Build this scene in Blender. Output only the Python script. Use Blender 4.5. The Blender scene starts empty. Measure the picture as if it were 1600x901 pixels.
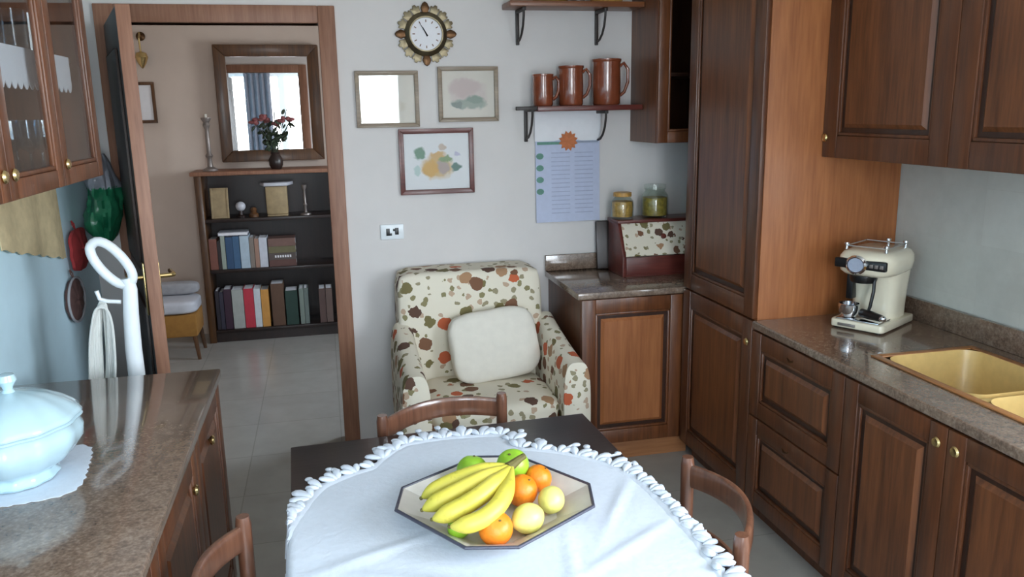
import bpy, bmesh, math, random
from mathutils import Vector, Matrix, Euler, noise
random.seed(7)
sc = bpy.context.scene
COL = sc.collection
PI = math.pi

# ------------------------------------------------------------------ materials
def srgb(r, g, b):
    f = lambda c: (c/255/12.92) if c/255 <= .04045 else ((c/255+.055)/1.055)**2.4
    return (f(r), f(g), f(b), 1)

def new_mat(name):
    m = bpy.data.materials.new(name); m.use_nodes = True
    nt = m.node_tree; nt.nodes.clear()
    out = nt.nodes.new('ShaderNodeOutputMaterial')
    b = nt.nodes.new('ShaderNodeBsdfPrincipled')
    nt.links.new(b.outputs[0], out.inputs[0])
    return m, nt, b

def coords(nt, scale=(1, 1, 1), rot=(0, 0, 0)):
    tc = nt.nodes.new('ShaderNodeTexCoord'); mp = nt.nodes.new('ShaderNodeMapping')
    mp.inputs['Scale'].default_value = scale; mp.inputs['Rotation'].default_value = rot
    nt.links.new(tc.outputs['Object'], mp.inputs[0]); return mp.outputs[0]

def tex_noise(nt, vec, scale, detail=4, rough=.55):
    n = nt.nodes.new('ShaderNodeTexNoise'); n.inputs['Scale'].default_value = scale
    n.inputs['Detail'].default_value = detail; n.inputs['Roughness'].default_value = rough
    nt.links.new(vec, n.inputs['Vector']); return n.outputs['Fac']

def ramp(nt, fac, stops, interp='LINEAR'):
    r = nt.nodes.new('ShaderNodeValToRGB'); r.color_ramp.interpolation = interp
    e = r.color_ramp.elements
    while len(e) > 1: e.remove(e[-1])
    e[0].position = stops[0][0]; e[0].color = stops[0][1]
    for p, c in stops[1:]:
        k = e.new(p); k.color = c
    nt.links.new(fac, r.inputs[0]); return r.outputs[0]

def mixc(nt, fac, a, b):
    m = nt.nodes.new('ShaderNodeMix'); m.data_type = 'RGBA'
    for i, v in ((0, fac), (6, a), (7, b)):
        if hasattr(v, 'links') or hasattr(v, 'is_linked'): nt.links.new(v, m.inputs[i])
        else: m.inputs[i].default_value = v
    return m.outputs[2]

def bump(nt, b, h, strength=.2, dist=.01):
    n = nt.nodes.new('ShaderNodeBump'); n.inputs['Strength'].default_value = strength
    n.inputs['Distance'].default_value = dist
    nt.links.new(h, n.inputs['Height']); nt.links.new(n.outputs[0], b.inputs['Normal'])

def mottled(name, c, var=.12, scale=30, rough=.5, metal=0, coat=0, bmp=0, spec=.5):
    m, nt, b = new_mat(name)
    f = tex_noise(nt, coords(nt), scale)
    lo = tuple(x*(1-var) for x in c[:3])+(1,); hi = tuple(min(1, x*(1+var)) for x in c[:3])+(1,)
    nt.links.new(ramp(nt, f, [(.3, lo), (.7, hi)]), b.inputs['Base Color'])
    b.inputs['Roughness'].default_value = rough; b.inputs['Metallic'].default_value = metal
    b.inputs['Coat Weight'].default_value = coat; b.inputs['Coat Roughness'].default_value = .03
    b.inputs['Specular IOR Level'].default_value = spec
    if bmp: bump(nt, b, f, bmp)
    return m

def wood(name, dark, light, axis='z', rough=.38, coat=.15, k=1):
    m, nt, b = new_mat(name)
    s = {'z': (22*k, 22*k, 1.6*k), 'y': (22*k, 1.6*k, 22*k), 'x': (1.6*k, 22*k, 22*k)}[axis]
    f = tex_noise(nt, coords(nt, s), 1.0, 6, .6)
    g = tex_noise(nt, coords(nt, tuple(q*4 for q in s)), 1.0, 3, .5)
    c = ramp(nt, f, [(.28, dark), (.5, tuple((a+bb)/2 for a, bb in zip(dark, light))), (.72, light)])
    c2 = mixc(nt, .25, c, ramp(nt, g, [(.35, dark), (.65, light)]))
    nt.links.new(c2, b.inputs['Base Color'])
    b.inputs['Roughness'].default_value = rough
    b.inputs['Coat Weight'].default_value = coat; b.inputs['Coat Roughness'].default_value = .15
    bump(nt, b, g, .06, .004)
    return m

def glass(name, tint=(1, 1, 1, 1), ior=1.5, haze=0.0):
    m = bpy.data.materials.new(name); m.use_nodes = True; nt = m.node_tree; nt.nodes.clear()
    out = nt.nodes.new('ShaderNodeOutputMaterial'); t = nt.nodes.new('ShaderNodeBsdfTransparent')
    t.inputs[0].default_value = tint
    g = nt.nodes.new('ShaderNodeBsdfGlossy'); g.inputs['Roughness'].default_value = .02
    fr = nt.nodes.new('ShaderNodeFresnel')
    ge = nt.nodes.new('ShaderNodeNewGeometry'); mr = nt.nodes.new('ShaderNodeMapRange')   # the same reflectance on both faces of the pane
    mr.inputs[3].default_value = ior; mr.inputs[4].default_value = 1/ior
    nt.links.new(ge.outputs['Backfacing'], mr.inputs[0]); nt.links.new(mr.outputs[0], fr.inputs[0])
    mx = nt.nodes.new('ShaderNodeMixShader')
    nt.links.new(fr.outputs[0], mx.inputs[0]); nt.links.new(t.outputs[0], mx.inputs[1]); nt.links.new(g.outputs[0], mx.inputs[2])
    nt.links.new(mx.outputs[0], out.inputs[0])
    return m

M = {}
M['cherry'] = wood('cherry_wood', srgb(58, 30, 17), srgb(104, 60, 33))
M['cherry_x'] = wood('cherry_wood_cross', srgb(58, 30, 17), srgb(104, 60, 33), 'y')
M['cherry_panel'] = wood('cherry_wood_panel', srgb(70, 38, 21), srgb(122, 72, 40))
M['cherry_lit'] = wood('cherry_wood_lit', srgb(132, 76, 40), srgb(168, 106, 62), rough=.45, coat=.05)  # window light on faces turned to it is put into this tone
M['cherry_dark'] = wood('cherry_groove', srgb(36, 18, 11), srgb(60, 33, 19))
M['oak_light'] = wood('light_plinth_wood', srgb(140, 92, 58), srgb(176, 122, 82), 'x')
M['casing'] = wood('door_casing_wood', srgb(122, 82, 62), srgb(160, 116, 92), rough=.5, coat=.0)
M['door_leaf'] = wood('shaded_door_leaf_wood', srgb(34, 22, 18), srgb(52, 34, 26), rough=.5, coat=0)  # dark brown, with the shade on the open leaf put into the colour
M['walnut'] = wood('walnut_frame', srgb(48, 30, 18), srgb(104, 68, 36), rough=.4)
M['bookcase'] = wood('dark_bookcase_wood', srgb(22, 14, 13), srgb(44, 28, 24), rough=.4)
M['table'] = wood('espresso_table_wood', srgb(22, 16, 18), srgb(46, 36, 38), 'x', rough=.32, coat=.2)
M['chair'] = wood('chair_beech', srgb(78, 48, 36), srgb(122, 82, 62), rough=.28, coat=.7)
M['shelf_wood'] = wood('shelf_wood', srgb(96, 54, 34), srgb(140, 86, 52), 'x', rough=.4)
M['frame_red'] = wood('mahogany_frame', srgb(74, 30, 26), srgb(110, 52, 44), 'x', rough=.35)
M['frame_grey'] = wood('taupe_frame', srgb(112, 96, 78), srgb(150, 132, 108), 'x', rough=.45)
M['wall'] = mottled('wall_paint', srgb(214, 210, 208), .025, 6, .85, bmp=.03)
M['wall_blue'] = mottled('blue_tinted_wall', srgb(206, 234, 246), .05, 5, .42, bmp=.02)  # bluish window light on this wall is put into an even tint
M['hall_wall'] = mottled('hall_wall_paint', srgb(206, 190, 178), .03, 5, .85)
M['ceiling'] = mottled('ceiling_paint', srgb(225, 222, 216), .02, 6, .9)
M['pale_brass'] = mottled('pale_brass', srgb(126, 116, 94), .2, 60, .42, 1)
M['brass'] = mottled('aged_brass', srgb(206, 180, 126), .1, 60, .25, 1)
M['bronze'] = mottled('dark_bronze', srgb(84, 62, 44), .1, 60, .35, 1)
M['chrome'] = mottled('chrome', srgb(220, 222, 226), .02, 60, .08, 1)
M['iron'] = mottled('dark_iron', srgb(48, 42, 40), .1, 60, .5)
M['black'] = mottled('black_plastic', srgb(18, 18, 20), .1, 60, .35)
M['cream'] = mottled('cream_enamel', srgb(226, 218, 196), .02, 30, .2, 0, .5)
M['white_plastic'] = mottled('white_plastic', srgb(228, 234, 238), .02, 30, .3)
M['porcelain'] = mottled('white_porcelain', srgb(176, 202, 212), .03, 12, .15, 0, .6)
M['cable'] = mottled('pale_cable', srgb(206, 208, 204), .05, 40, .5)
M['terracotta'] = mottled('brown_glaze', srgb(128, 66, 42), .2, 14, .18, 0, .8)
M['paper'] = mottled('white_paper', srgb(232, 232, 236), .02, 30, .7)
M['paper_blue'] = mottled('pale_blue_print', srgb(186, 194, 218), .03, 40, .7)
M['green_print'] = mottled('green_print', srgb(96, 140, 126), .1, 60, .7)
M['orange_print'] = mottled('orange_print', srgb(188, 110, 66), .15, 60, .7)
M['faint_print'] = mottled('faint_print', srgb(164, 172, 198), .05, 60, .7)
M['grey_print'] = mottled('grey_print', srgb(150, 158, 176), .05, 60, .7)
M['lace'] = mottled('white_cotton', srgb(206, 212, 222), .03, 60, .8, bmp=.2)
M['cushion'] = mottled('cream_cushion', srgb(222, 216, 204), .04, 20, .9, bmp=.1)
M['sink'] = mottled('sand_composite', srgb(204, 172, 110), .06, 40, .35)
M['sink_rim'] = mottled('amber_composite', srgb(158, 106, 62), .1, 40, .35)
M['jar_glass'] = glass('jar_glass', (.93, .96, .94, 1))
M['pane'] = glass('pane_glass', (.985, .99, .99, 1))
M['smoke_pane'] = glass('cabinet_glass', (.94, .95, .95, 1), 1.3)
M['pasta'] = mottled('golden_preserve', srgb(196, 150, 80), .35, 60, .5)
M['olive'] = mottled('olive_preserve', srgb(150, 128, 58), .35, 60, .5)
M['mirror'] = mottled('mirror_silver', srgb(236, 236, 236), 0, 5, .01, 1)
M['orange'] = mottled('orange_peel', srgb(238, 132, 28), .08, 90, .42, bmp=.15)
M['lemon'] = mottled('lemon_peel', srgb(228, 220, 122), .06, 60, .42, bmp=.12)
M['green_fruit'] = mottled('green_peel', srgb(150, 196, 52), .14, 25, .35, bmp=.05)
M['stem'] = mottled('fruit_stem', srgb(92, 84, 40), .2, 60, .7)
M['tray'] = mottled('stoneware', srgb(204, 198, 190), .05, 30, .35)
M['tray_rim'] = mottled('dark_rim', srgb(62, 62, 76), .08, 30, .35)
M['red_cloth'] = mottled('red_cloth', srgb(158, 50, 52), .12, 30, .9)
M['brown_cloth'] = mottled('brown_cloth', srgb(92, 66, 62), .12, 30, .9)
M['towel'] = mottled('straw_cloth', srgb(198, 180, 142), .12, 25, .9)
M['ochre'] = mottled('ochre_upholstery', srgb(150, 106, 48), .1, 30, .9)
M['grey_cloth'] = mottled('grey_cloth', srgb(150, 150, 154), .1, 30, .9)
M['leaf'] = mottled('dark_leaves', srgb(48, 62, 44), .3, 30, .6)
M['petal'] = mottled('dusty_pink_petals', srgb(150, 90, 92), .25, 40, .8)
M['gilt'] = mottled('gilt_card', srgb(158, 138, 104), .2, 18, .6)
M['marble_top'] = mottled('pale_slab', srgb(190, 192, 200), .06, 20, .3)
M['pewter'] = mottled('pewter', srgb(140, 132, 128), .1, 30, .4, .6)
M['curtain'] = mottled('grey_curtain', srgb(92, 94, 104), .08, 20, .9)

def m_bag():
    m, nt, b = new_mat('thin_plastic')
    f = tex_noise(nt, coords(nt), 9)
    b.inputs['Roughness'].default_value = .3
    nt.links.new(ramp(nt, f, [(.35, srgb(20, 104, 72)), (.7, srgb(60, 150, 108))]), b.inputs['Base Color'])
    b.inputs['Transmission Weight'].default_value = .15
    return m
M['bag'] = m_bag()
M['bag_clear'] = mottled('milky_plastic', srgb(146, 150, 160), .15, 12, .3)

def m_banana():
    m, nt, b = new_mat('banana_peel')
    v = coords(nt); f = tex_noise(nt, v, 7); g = tex_noise(nt, v, 60)
    c = ramp(nt, f, [(.3, srgb(176, 172, 56)), (.55, srgb(218, 200, 78)), (.8, srgb(226, 210, 108))])
    nt.links.new(mixc(nt, .3, c, ramp(nt, g, [(.3, srgb(130, 110, 40)), (.42, srgb(214, 200, 84))])), b.inputs['Base Color'])
    b.inputs['Roughness'].default_value = .45
    return m
M['banana'] = m_banana()

def m_granite():
    m, nt, b = new_mat('speckled_granite')
    v = coords(nt)
    a = tex_noise(nt, v, 38, 5, .7); c = tex_noise(nt, v, 120, 3, .6); d = tex_noise(nt, v, 11, 3, .5)
    c1 = ramp(nt, a, [(.3, srgb(52, 42, 38)), (.48, srgb(112, 92, 78)), (.62, srgb(142, 122, 106)), (.78, srgb(80, 66, 58))])
    c2 = ramp(nt, c, [(.32, srgb(50, 44, 42)), (.5, srgb(118, 96, 80)), (.7, srgb(168, 150, 134))])
    c3 = ramp(nt, d, [(.35, srgb(90, 76, 68)), (.65, srgb(124, 104, 88))])
    x = mixc(nt, .45, c1, c2); x = mixc(nt, .3, x, c3)
    nt.links.new(x, b.inputs['Base Color'])
    b.inputs['Roughness'].default_value = .16; b.inputs['Coat Weight'].default_value = .5; b.inputs['Coat Roughness'].default_value = .05
    return m
M['granite'] = m_granite()

def m_tiles(name, c1, c2, grout, size, rough, msize=.004, var=8):
    m, nt, b = new_mat(name)
    tc = nt.nodes.new('ShaderNodeTexCoord')
    br = nt.nodes.new('ShaderNodeTexBrick')
    br.offset = 0; br.inputs['Color1'].default_value = c1; br.inputs['Color2'].default_value = c2
    br.inputs['Mortar'].default_value = grout; br.inputs['Scale'].default_value = 1
    br.inputs['Mortar Size'].default_value = msize; br.inputs['Brick Width'].default_value = size; br.inputs['Row Height'].default_value = size
    mp = nt.nodes.new('ShaderNodeMapping'); nt.links.new(tc.outputs['Object'], mp.inputs[0])
    nt.links.new(mp.outputs[0], br.inputs['Vector'])
    f = tex_noise(nt, tc.outputs['Object'], var)
    x = mixc(nt, .35, br.outputs['Color'], ramp(nt, f, [(.3, tuple(q*.8 for q in c1[:3])+(1,)), (.7, c2)]))
    nt.links.new(x, b.inputs['Base Color'])
    b.inputs['Roughness'].default_value = rough
    return m, mp
M['floor'], _ = m_tiles('floor_tiles', srgb(158, 155, 150), srgb(168, 165, 159), srgb(138, 135, 130), .45, .22, .003)
M['tiles'], _mp = m_tiles('wall_tiles', srgb(186, 188, 182), srgb(196, 198, 192), srgb(188, 188, 182), .2, .3, .0015, 14)
_mp.inputs['Rotation'].default_value = (0, PI/2, 0)

def m_floral(name='floral_fabric', scale=8.5):
    m, nt, b = new_mat(name)
    v = coords(nt)
    wob = nt.nodes.new('ShaderNodeTexNoise'); wob.inputs['Scale'].default_value = 34; nt.links.new(v, wob.inputs['Vector'])
    add = nt.nodes.new('ShaderNodeMixRGB'); add.blend_type = 'LINEAR_LIGHT'; add.inputs[0].default_value = .014
    nt.links.new(v, add.inputs[1]); nt.links.new(wob.outputs['Color'], add.inputs[2])
    col = srgb(224, 216, 198)
    def layer(prev, s, thr, stops):
        vo = nt.nodes.new('ShaderNodeTexVoronoi'); vo.inputs['Scale'].default_value = s; vo.inputs['Randomness'].default_value = .85
        nt.links.new(add.outputs[0], vo.inputs['Vector'])
        lt = nt.nodes.new('ShaderNodeMath'); lt.operation = 'LESS_THAN'; lt.inputs[1].default_value = thr
        nt.links.new(vo.outputs['Distance'], lt.inputs[0])
        sp = nt.nodes.new('ShaderNodeSeparateColor'); nt.links.new(vo.outputs['Color'], sp.inputs[0])
        gate = nt.nodes.new('ShaderNodeMath'); gate.operation = 'GREATER_THAN'; gate.inputs[1].default_value = .1
        nt.links.new(sp.outputs[1], gate.inputs[0])
        mul = nt.nodes.new('ShaderNodeMath'); mul.operation = 'MULTIPLY'
        nt.links.new(lt.outputs[0], mul.inputs[0]); nt.links.new(gate.outputs[0], mul.inputs[1])
        return mixc(nt, mul.outputs[0], prev, ramp(nt, sp.outputs[0], stops, 'CONSTANT'))
    col = layer(col, scale*2.5, .31, [(0, srgb(150, 140, 112)), (.4, srgb(186, 160, 136)), (.7, srgb(136, 128, 92))])
    col = layer(col, scale*1.3, .36, [(0, srgb(120, 84, 62)), (.25, srgb(190, 96, 62)), (.42, srgb(118, 108, 70)), (.62, srgb(168, 130, 98)), (.8, srgb(92, 66, 54))])
    nt.links.new(col, b.inputs['Base Color']); b.inputs['Roughness'].default_value = .9
    return m
M['floral'] = m_floral()

def m_art(name, layers, base):
    """a printed picture: soft blobs of colour on paper; layers = (centre x, centre z, rx, rz, colour)"""
    m, nt, b = new_mat(name)
    tc = nt.nodes.new('ShaderNodeTexCoord')
    w = nt.nodes.new('ShaderNodeTexNoise'); w.inputs['Scale'].default_value = 30; nt.links.new(tc.outputs['Object'], w.inputs['Vector'])
    add = nt.nodes.new('ShaderNodeMixRGB'); add.blend_type = 'LINEAR_LIGHT'; add.inputs[0].default_value = .02
    nt.links.new(tc.outputs['Object'], add.inputs[1]); nt.links.new(w.outputs['Color'], add.inputs[2])
    col = base
    for cx, cz, rx, rz, c in layers:
        mp = nt.nodes.new('ShaderNodeMapping'); mp.vector_type = 'POINT'
        mp.inputs['Location'].default_value = (-cx/rx, 0, -cz/rz); mp.inputs['Scale'].default_value = (1/rx, 0, 1/rz)
        nt.links.new(add.outputs[0], mp.inputs[0])
        ln = nt.nodes.new('ShaderNodeVectorMath'); ln.operation = 'LENGTH'; nt.links.new(mp.outputs[0], ln.inputs[0])
        fac = ramp(nt, ln.outputs['Value'], [(.7, (1, 1, 1, 1)), (1.0, (0, 0, 0, 1))])
        col = mixc(nt, fac, col, c)
    if isinstance(col, tuple): b.inputs['Base Color'].default_value = col
    else: nt.links.new(col, b.inputs['Base Color'])
    b.inputs['Roughness'].default_value = .7
    return m
def book_mat(name, c): return mottled('book_'+name, c, .08, 25, .55)

# ------------------------------------------------------------------ mesh builder
WM = {}
class MB:
    def __init__(s): s.bm = bmesh.new()
    def _new(s, f):
        old = set(s.bm.verts); f(); return [v for v in s.bm.verts if v not in old]
    def box(s, x0, x1, y0, y1, z0, z1, bev=0, segs=2, mat=None):
        tmp = bmesh.new()
        bmesh.ops.create_cube(tmp, size=1)
        for v in tmp.verts:
            v.co = Vector(((x0+x1)/2+v.co.x*(x1-x0), (y0+y1)/2+v.co.y*(y1-y0), (z0+z1)/2+v.co.z*(z1-z0)))
        if bev: bmesh.ops.bevel(tmp, geom=tmp.edges[:], offset=bev, segments=segs, affect='EDGES', profile=.5)
        s.add(tmp, mat); return s
    def add(s, tmp, mat=None):
        if mat is not None: bmesh.ops.transform(tmp, matrix=mat, verts=tmp.verts)
        me = bpy.data.meshes.new('t'); tmp.to_mesh(me); tmp.free(); s.bm.from_mesh(me); bpy.data.meshes.remove(me)
    def lathe(s, prof, c=(0, 0, 0), n=28, sx=1, sy=1, mat=None):
        tmp = bmesh.new(); rings = []
        for r, z in prof:
            if r <= 1e-6: rings.append([tmp.verts.new((c[0], c[1], c[2]+z))])
            else: rings.append([tmp.verts.new((c[0]+r*sx*math.cos(2*PI*i/n), c[1]+r*sy*math.sin(2*PI*i/n), c[2]+z)) for i in range(n)])
        for a, b in zip(rings, rings[1:]):
            for i in range(n):
                j = (i+1) % n
                if len(a) == 1 and len(b) == 1: continue
                if len(a) == 1: tmp.faces.new((a[0], b[j], b[i])) if False else tmp.faces.new((a[0], b[i], b[j]))
                elif len(b) == 1: tmp.faces.new((a[i], b[0], a[j])) if False else tmp.faces.new((a[i], a[j], b[0]))
                else: tmp.faces.new((a[i], a[j], b[j], b[i]))
        bmesh.ops.recalc_face_normals(tmp, faces=tmp.faces)
        s.add(tmp, mat); return s
    def ball(s, c, r, sx=1, sy=1, sz=1, u=20, v=14, rot=None):
        tmp = bmesh.new(); bmesh.ops.create_uvsphere(tmp, u_segments=u, v_segments=v, radius=r)
        for w in tmp.verts: w.co = Vector((w.co.x*sx, w.co.y*sy, w.co.z*sz))
        m = Matrix.Translation(c) @ (rot.to_matrix().to_4x4() if rot else Matrix())
        s.add(tmp, m); return s
    def tube(s, pts, rad, n=10, closed=False, ry=None):
        pts = [Vector(p) for p in pts]; N = len(pts)
        rads = rad if isinstance(rad, (list, tuple)) else [rad]*N
        tmp = bmesh.new(); rings = []
        up = None
        for i, p in enumerate(pts):
            a = pts[(i-1) % N] if (closed or i) else p
            b = pts[(i+1) % N] if (closed or i < N-1) else p
            t = (b-a).normalized()
            if up is None:
                up = Vector((0, 0, 1)) if abs(t.z) < .9 else Vector((0, 1, 0))
            sd = t.cross(up).normalized(); up2 = sd.cross(t).normalized(); up = up2
            r = rads[i]; r2 = r if ry is None else r*ry
            rings.append([tmp.verts.new(p+sd*r*math.cos(2*PI*k/n)+up2*r2*math.sin(2*PI*k/n)) for k in range(n)])
        pr = list(zip(rings, rings[1:])) + ([(rings[-1], rings[0])] if closed else [])
        for a, b in pr:
            for k in range(n):
                tmp.faces.new((a[k], a[(k+1) % n], b[(k+1) % n], b[k]))
        if not closed:
            tmp.faces.new(rings[0][::-1]); tmp.faces.new(rings[-1])
        bmesh.ops.recalc_face_normals(tmp, faces=tmp.faces)
        s.add(tmp); return s
    def prism(s, poly, h0, h1, plane='xy', bev=0, mat=None):
        tmp = bmesh.new()
        f3 = {'xy': lambda a, b, h: (a, b, h), 'xz': lambda a, b, h: (a, h, b), 'yz': lambda a, b, h: (h, a, b)}[plane]
        lo = [tmp.verts.new(f3(a, b, h0)) for a, b in poly]; hi = [tmp.verts.new(f3(a, b, h1)) for a, b in poly]
        n = len(poly)
        tmp.faces.new(lo); tmp.faces.new(hi[::-1])
        for i in range(n): tmp.faces.new((lo[i], hi[i], hi[(i+1) % n], lo[(i+1) % n]))
        bmesh.ops.recalc_face_normals(tmp, faces=tmp.faces)
        if bev: bmesh.ops.bevel(tmp, geom=tmp.edges[:], offset=bev, segments=2, affect='EDGES', profile=.5)
        s.add(tmp, mat); return s
    def grid(s, fn, nu, nv, closed_u=False):
        tmp = bmesh.new(); V = [[tmp.verts.new(fn(i/nu, j/nv)) for j in range(nv+1)] for i in range(nu+(0 if closed_u else 1))]
        for i in range(nu):
            for j in range(nv):
                i2 = (i+1) % len(V)
                tmp.faces.new((V[i][j], V[i2][j], V[i2][j+1], V[i][j+1]))
        bmesh.ops.remove_doubles(tmp, verts=tmp.verts, dist=1e-6)
        bmesh.ops.recalc_face_normals(tmp, faces=tmp.faces)
        s.add(tmp); return s
    def thick(s, t):
        bmesh.ops.solidify(s.bm, geom=s.bm.faces[:], thickness=t); return s
    def build(s, name, mat, parent=None, smooth=True, world=False, xf=None, angle=35):
        if xf is not None: bmesh.ops.transform(s.bm, matrix=xf, verts=s.bm.verts)
        if world and parent is not None:
            bmesh.ops.transform(s.bm, matrix=wm(parent).inverted(), verts=s.bm.verts)
        me = bpy.data.meshes.new(name); s.bm.to_mesh(me); s.bm.free()
        if smooth:
            for p in me.polygons: p.use_smooth = True
            try: me.set_sharp_from_angle(angle=math.radians(angle))
            except Exception: pass
        me.materials.append(M[mat] if isinstance(mat, str) else mat)
        o = bpy.data.objects.new(name, me); COL.objects.link(o)
        if parent is not None: o.parent = parent
        return o

def wm(o):
    while o.parent is not None: o = o.parent
    return WM.get(o.name, Matrix())

def thing(name, label, cat, loc=(0, 0, 0), rz=0, group=None, kind=None):
    o = bpy.data.objects.new(name, None); COL.objects.link(o)
    o.location = loc; o.rotation_euler = (0, 0, rz); o.empty_display_size = .05
    WM[o.name] = Matrix.Translation(loc) @ Matrix.Rotation(rz, 4, 'Z')
    tag(o, label, cat, group, kind); return o
def tag(o, label=None, cat=None, group=None, kind=None):
    if label: o['label'] = label
    if cat: o['category'] = cat
    if group: o['group'] = group
    if kind: o['kind'] = kind
    return o
def copy_tree(o, parent=None):
    c = o.copy(); COL.objects.link(c)
    if parent is not None: c.parent = parent
    for ch in [q for q in bpy.data.objects if q.parent == o]: copy_tree(ch, c)
    return c
def struct(name, mb, mat, label=None, cat=None, parent=None, **k):
    o = mb.build(name, mat, parent, **k)
    if parent is None: tag(o, label or name.replace('_', ' ').rsplit(' ', 0)[0], cat or name.split('_')[0], None, 'structure')
    return o

# ------------------------------------------------------------------ setting
YB = 4.083            # face of the kitchen's back wall
XL, XR = -1.06, 2.25  # left and right walls
YR = -1.5             # wall behind
ZC = 2.75
YH = 6.62             # far wall of the hall
HX0, HX1 = -1.75, 1.6
struct('floor', MB().box(HX0-.1, XR+.1, YR-.1, YH+.1, -.08, 0), 'floor', 'pale grey polished tile floor of kitchen and hall', 'floor', smooth=False)
struct('ceiling', MB().box(HX0-.1, XR+.1, YR-.1, YH+.1, ZC, ZC+.08), 'ceiling', 'plain white ceiling over kitchen and hall', 'ceiling', smooth=False)
DX0, DX1, DZ = -.86, .018, 2.105
struct('wall_back', MB().box(HX0, DX0, YB, YB+.1, 0, ZC).box(DX1, XR, YB, YB+.1, 0, ZC).box(DX0, DX1, YB, YB+.1, DZ, ZC), 'wall', 'white kitchen wall hung with clock, pictures and shelves', 'wall', smooth=False)
struct('wall_left', MB().box(XL-.1, XL, YR, YB, 0, ZC), 'wall_blue', 'pale blue wall behind the tureen, daylight tint in its colour', 'wall', smooth=False)
RW = (-.85, 1.20, .98, 2.35)  # unseen opening, placed and sized to brighten the left wall
struct('wall_right', MB().box(XR, XR+.1, RW[1], YB, 0, ZC).box(XR, XR+.1, YR, RW[0], 0, ZC).box(XR, XR+.1, RW[0], RW[1], 0, RW[2]).box(XR, XR+.1, RW[0], RW[1], RW[3], ZC), 'tiles', 'pale grey tiled wall behind the coffee machine', 'wall', smooth=False)
WX0, WX1, WZ0, WZ1 = -.75, .95, .45, 2.35
struct('wall_rear', MB().box(XL-.1, WX0, YR-.1, YR, 0, ZC).box(WX1, XR+.1, YR-.1, YR, 0, ZC).box(WX0, WX1, YR-.1, YR, 0, WZ0).box(WX0, WX1, YR-.1, YR, WZ1, ZC), 'wall', 'white wall with the balcony window', 'wall', smooth=False)
struct('wall_hall_back', MB().box(HX0-.1, HX1+.1, YH, YH+.1, 0, ZC), 'hall_wall', 'warm beige far wall of the hall behind the bookcase', 'wall', smooth=False)
struct('wall_hall_left', MB().box(HX0-.1, HX0, YB+.1, YH, 0, ZC), 'hall_wall', 'beige left wall of the hall', 'wall', smooth=False)
HW = (4.6, 5.6, 1.1, 2.05)  # unseen opening, added to let light into the hall
struct('wall_hall_right', MB().box(HX1, HX1+.1, YB+.1, HW[0], 0, ZC).box(HX1, HX1+.1, HW[1], YH, 0, ZC).box(HX1, HX1+.1, HW[0], HW[1], 0, HW[2]).box(HX1, HX1+.1, HW[0], HW[1], HW[3], ZC), 'hall_wall', 'beige right wall of the hall with an added window opening', 'wall', smooth=False)
w1 = tag(bpy.data.objects.new('window_1', None), 'tall white balcony window in the wall behind the camera', 'window', None, 'structure'); COL.objects.link(w1)
f = MB(); t = .055; ym = YR-.07
xm = (WX0+WX1)/2
for a, b in ((WX0, xm), (xm, WX1)):
    f.box(a, a+t, ym-.02, ym+.02, WZ0, WZ1).box(b-t, b, ym-.02, ym+.02, WZ0, WZ1).box(a+t, b-t, ym-.02, ym+.02, WZ0, WZ0+t).box(a+t, b-t, ym-.02, ym+.02, WZ1-t, WZ1)
f.build('window_frame', 'white_plastic', w1, smooth=False)
MB().box(WX0+t, xm-t, ym-.004, ym+.004, WZ0+t, WZ1-t).box(xm+t, WX1-t, ym-.004, ym+.004, WZ0+t, WZ1-t).build('pane', 'pane', w1, smooth=False)
w2 = tag(bpy.data.objects.new('added_window_2', None), 'unseen window added in the right hall wall to light the hall', 'window', None, 'structure'); COL.objects.link(w2)
a, b, z0, z1 = HW; xw = HX1+.06
MB().box(xw-.02, xw+.02, a, a+t, z0, z1).box(xw-.02, xw+.02, b-t, b, z0, z1).box(xw-.02, xw+.02, a+t, b-t, z0, z0+t).box(xw-.02, xw+.02, a+t, b-t, z1-t, z1).build('window_frame', 'white_plastic', w2, smooth=False)

w3 = tag(bpy.data.objects.new('added_window_3', None), 'unseen kitchen window in the tiled right wall, added to brighten the blue wall', 'window', None, 'structure'); COL.objects.link(w3)
a, b, z0, z1 = RW; xw = XR+.06
MB().box(xw-.02, xw+.02, a, a+t, z0, z1).box(xw-.02, xw+.02, b-t, b, z0, z1).box(xw-.02, xw+.02, a+t, b-t, z0, z0+t).box(xw-.02, xw+.02, a+t, b-t, z1-t, z1).build('window_frame', 'white_plastic', w3, smooth=False)
MB().box(xw-.004, xw+.004, a+t, b-t, z0+t, z1-t).build('pane', 'pane', w3, smooth=False)
MB().box(HX1+.056, HX1+.064, HW[0]+t, HW[1]-t, HW[2]+t, HW[3]-t).build('pane', 'pane', w2, smooth=False)

# door casing and leaf
cs = MB(); cw = .078
cs.box(DX0-.085, DX0, YB-.022, YB+.12, 0, DZ+cw, .004).box(DX1, DX1+cw, YB-.022, YB+.12, 0, DZ+cw, .004).box(DX0, DX1, YB-.022, YB+.12, DZ, DZ+cw, .004)
struct('trim_1', cs, 'casing', 'brown wooden casing around the hall doorway', 'door casing')
dl, dw = Vector((-.905, YB-.03, 0)), .78
ddir = Vector((-.690, 3.30, 0)) - dl; dang = math.atan2(ddir.y, ddir.x)
door = thing('door_1', 'brown wooden door standing open into the kitchen, seen edge-on', 'door', dl, dang, None, 'structure')
MB().box(0, dw, -.0, .045, .012, 2.09, .003).build('leaf', 'door_leaf', door)
MB().box(dw-.003, dw+.004, -.002, .047, .012, 2.092, .002).build('edge_strip', 'casing', door)
dp = MB()
for z0, z1 in ((.2, .95), (1.1, 1.95)):
    dp.box(.12, dw-.12, -.012, 0, z0, z1, .01).box(.12, dw-.12, .045, .057, z0, z1, .01)
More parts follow.
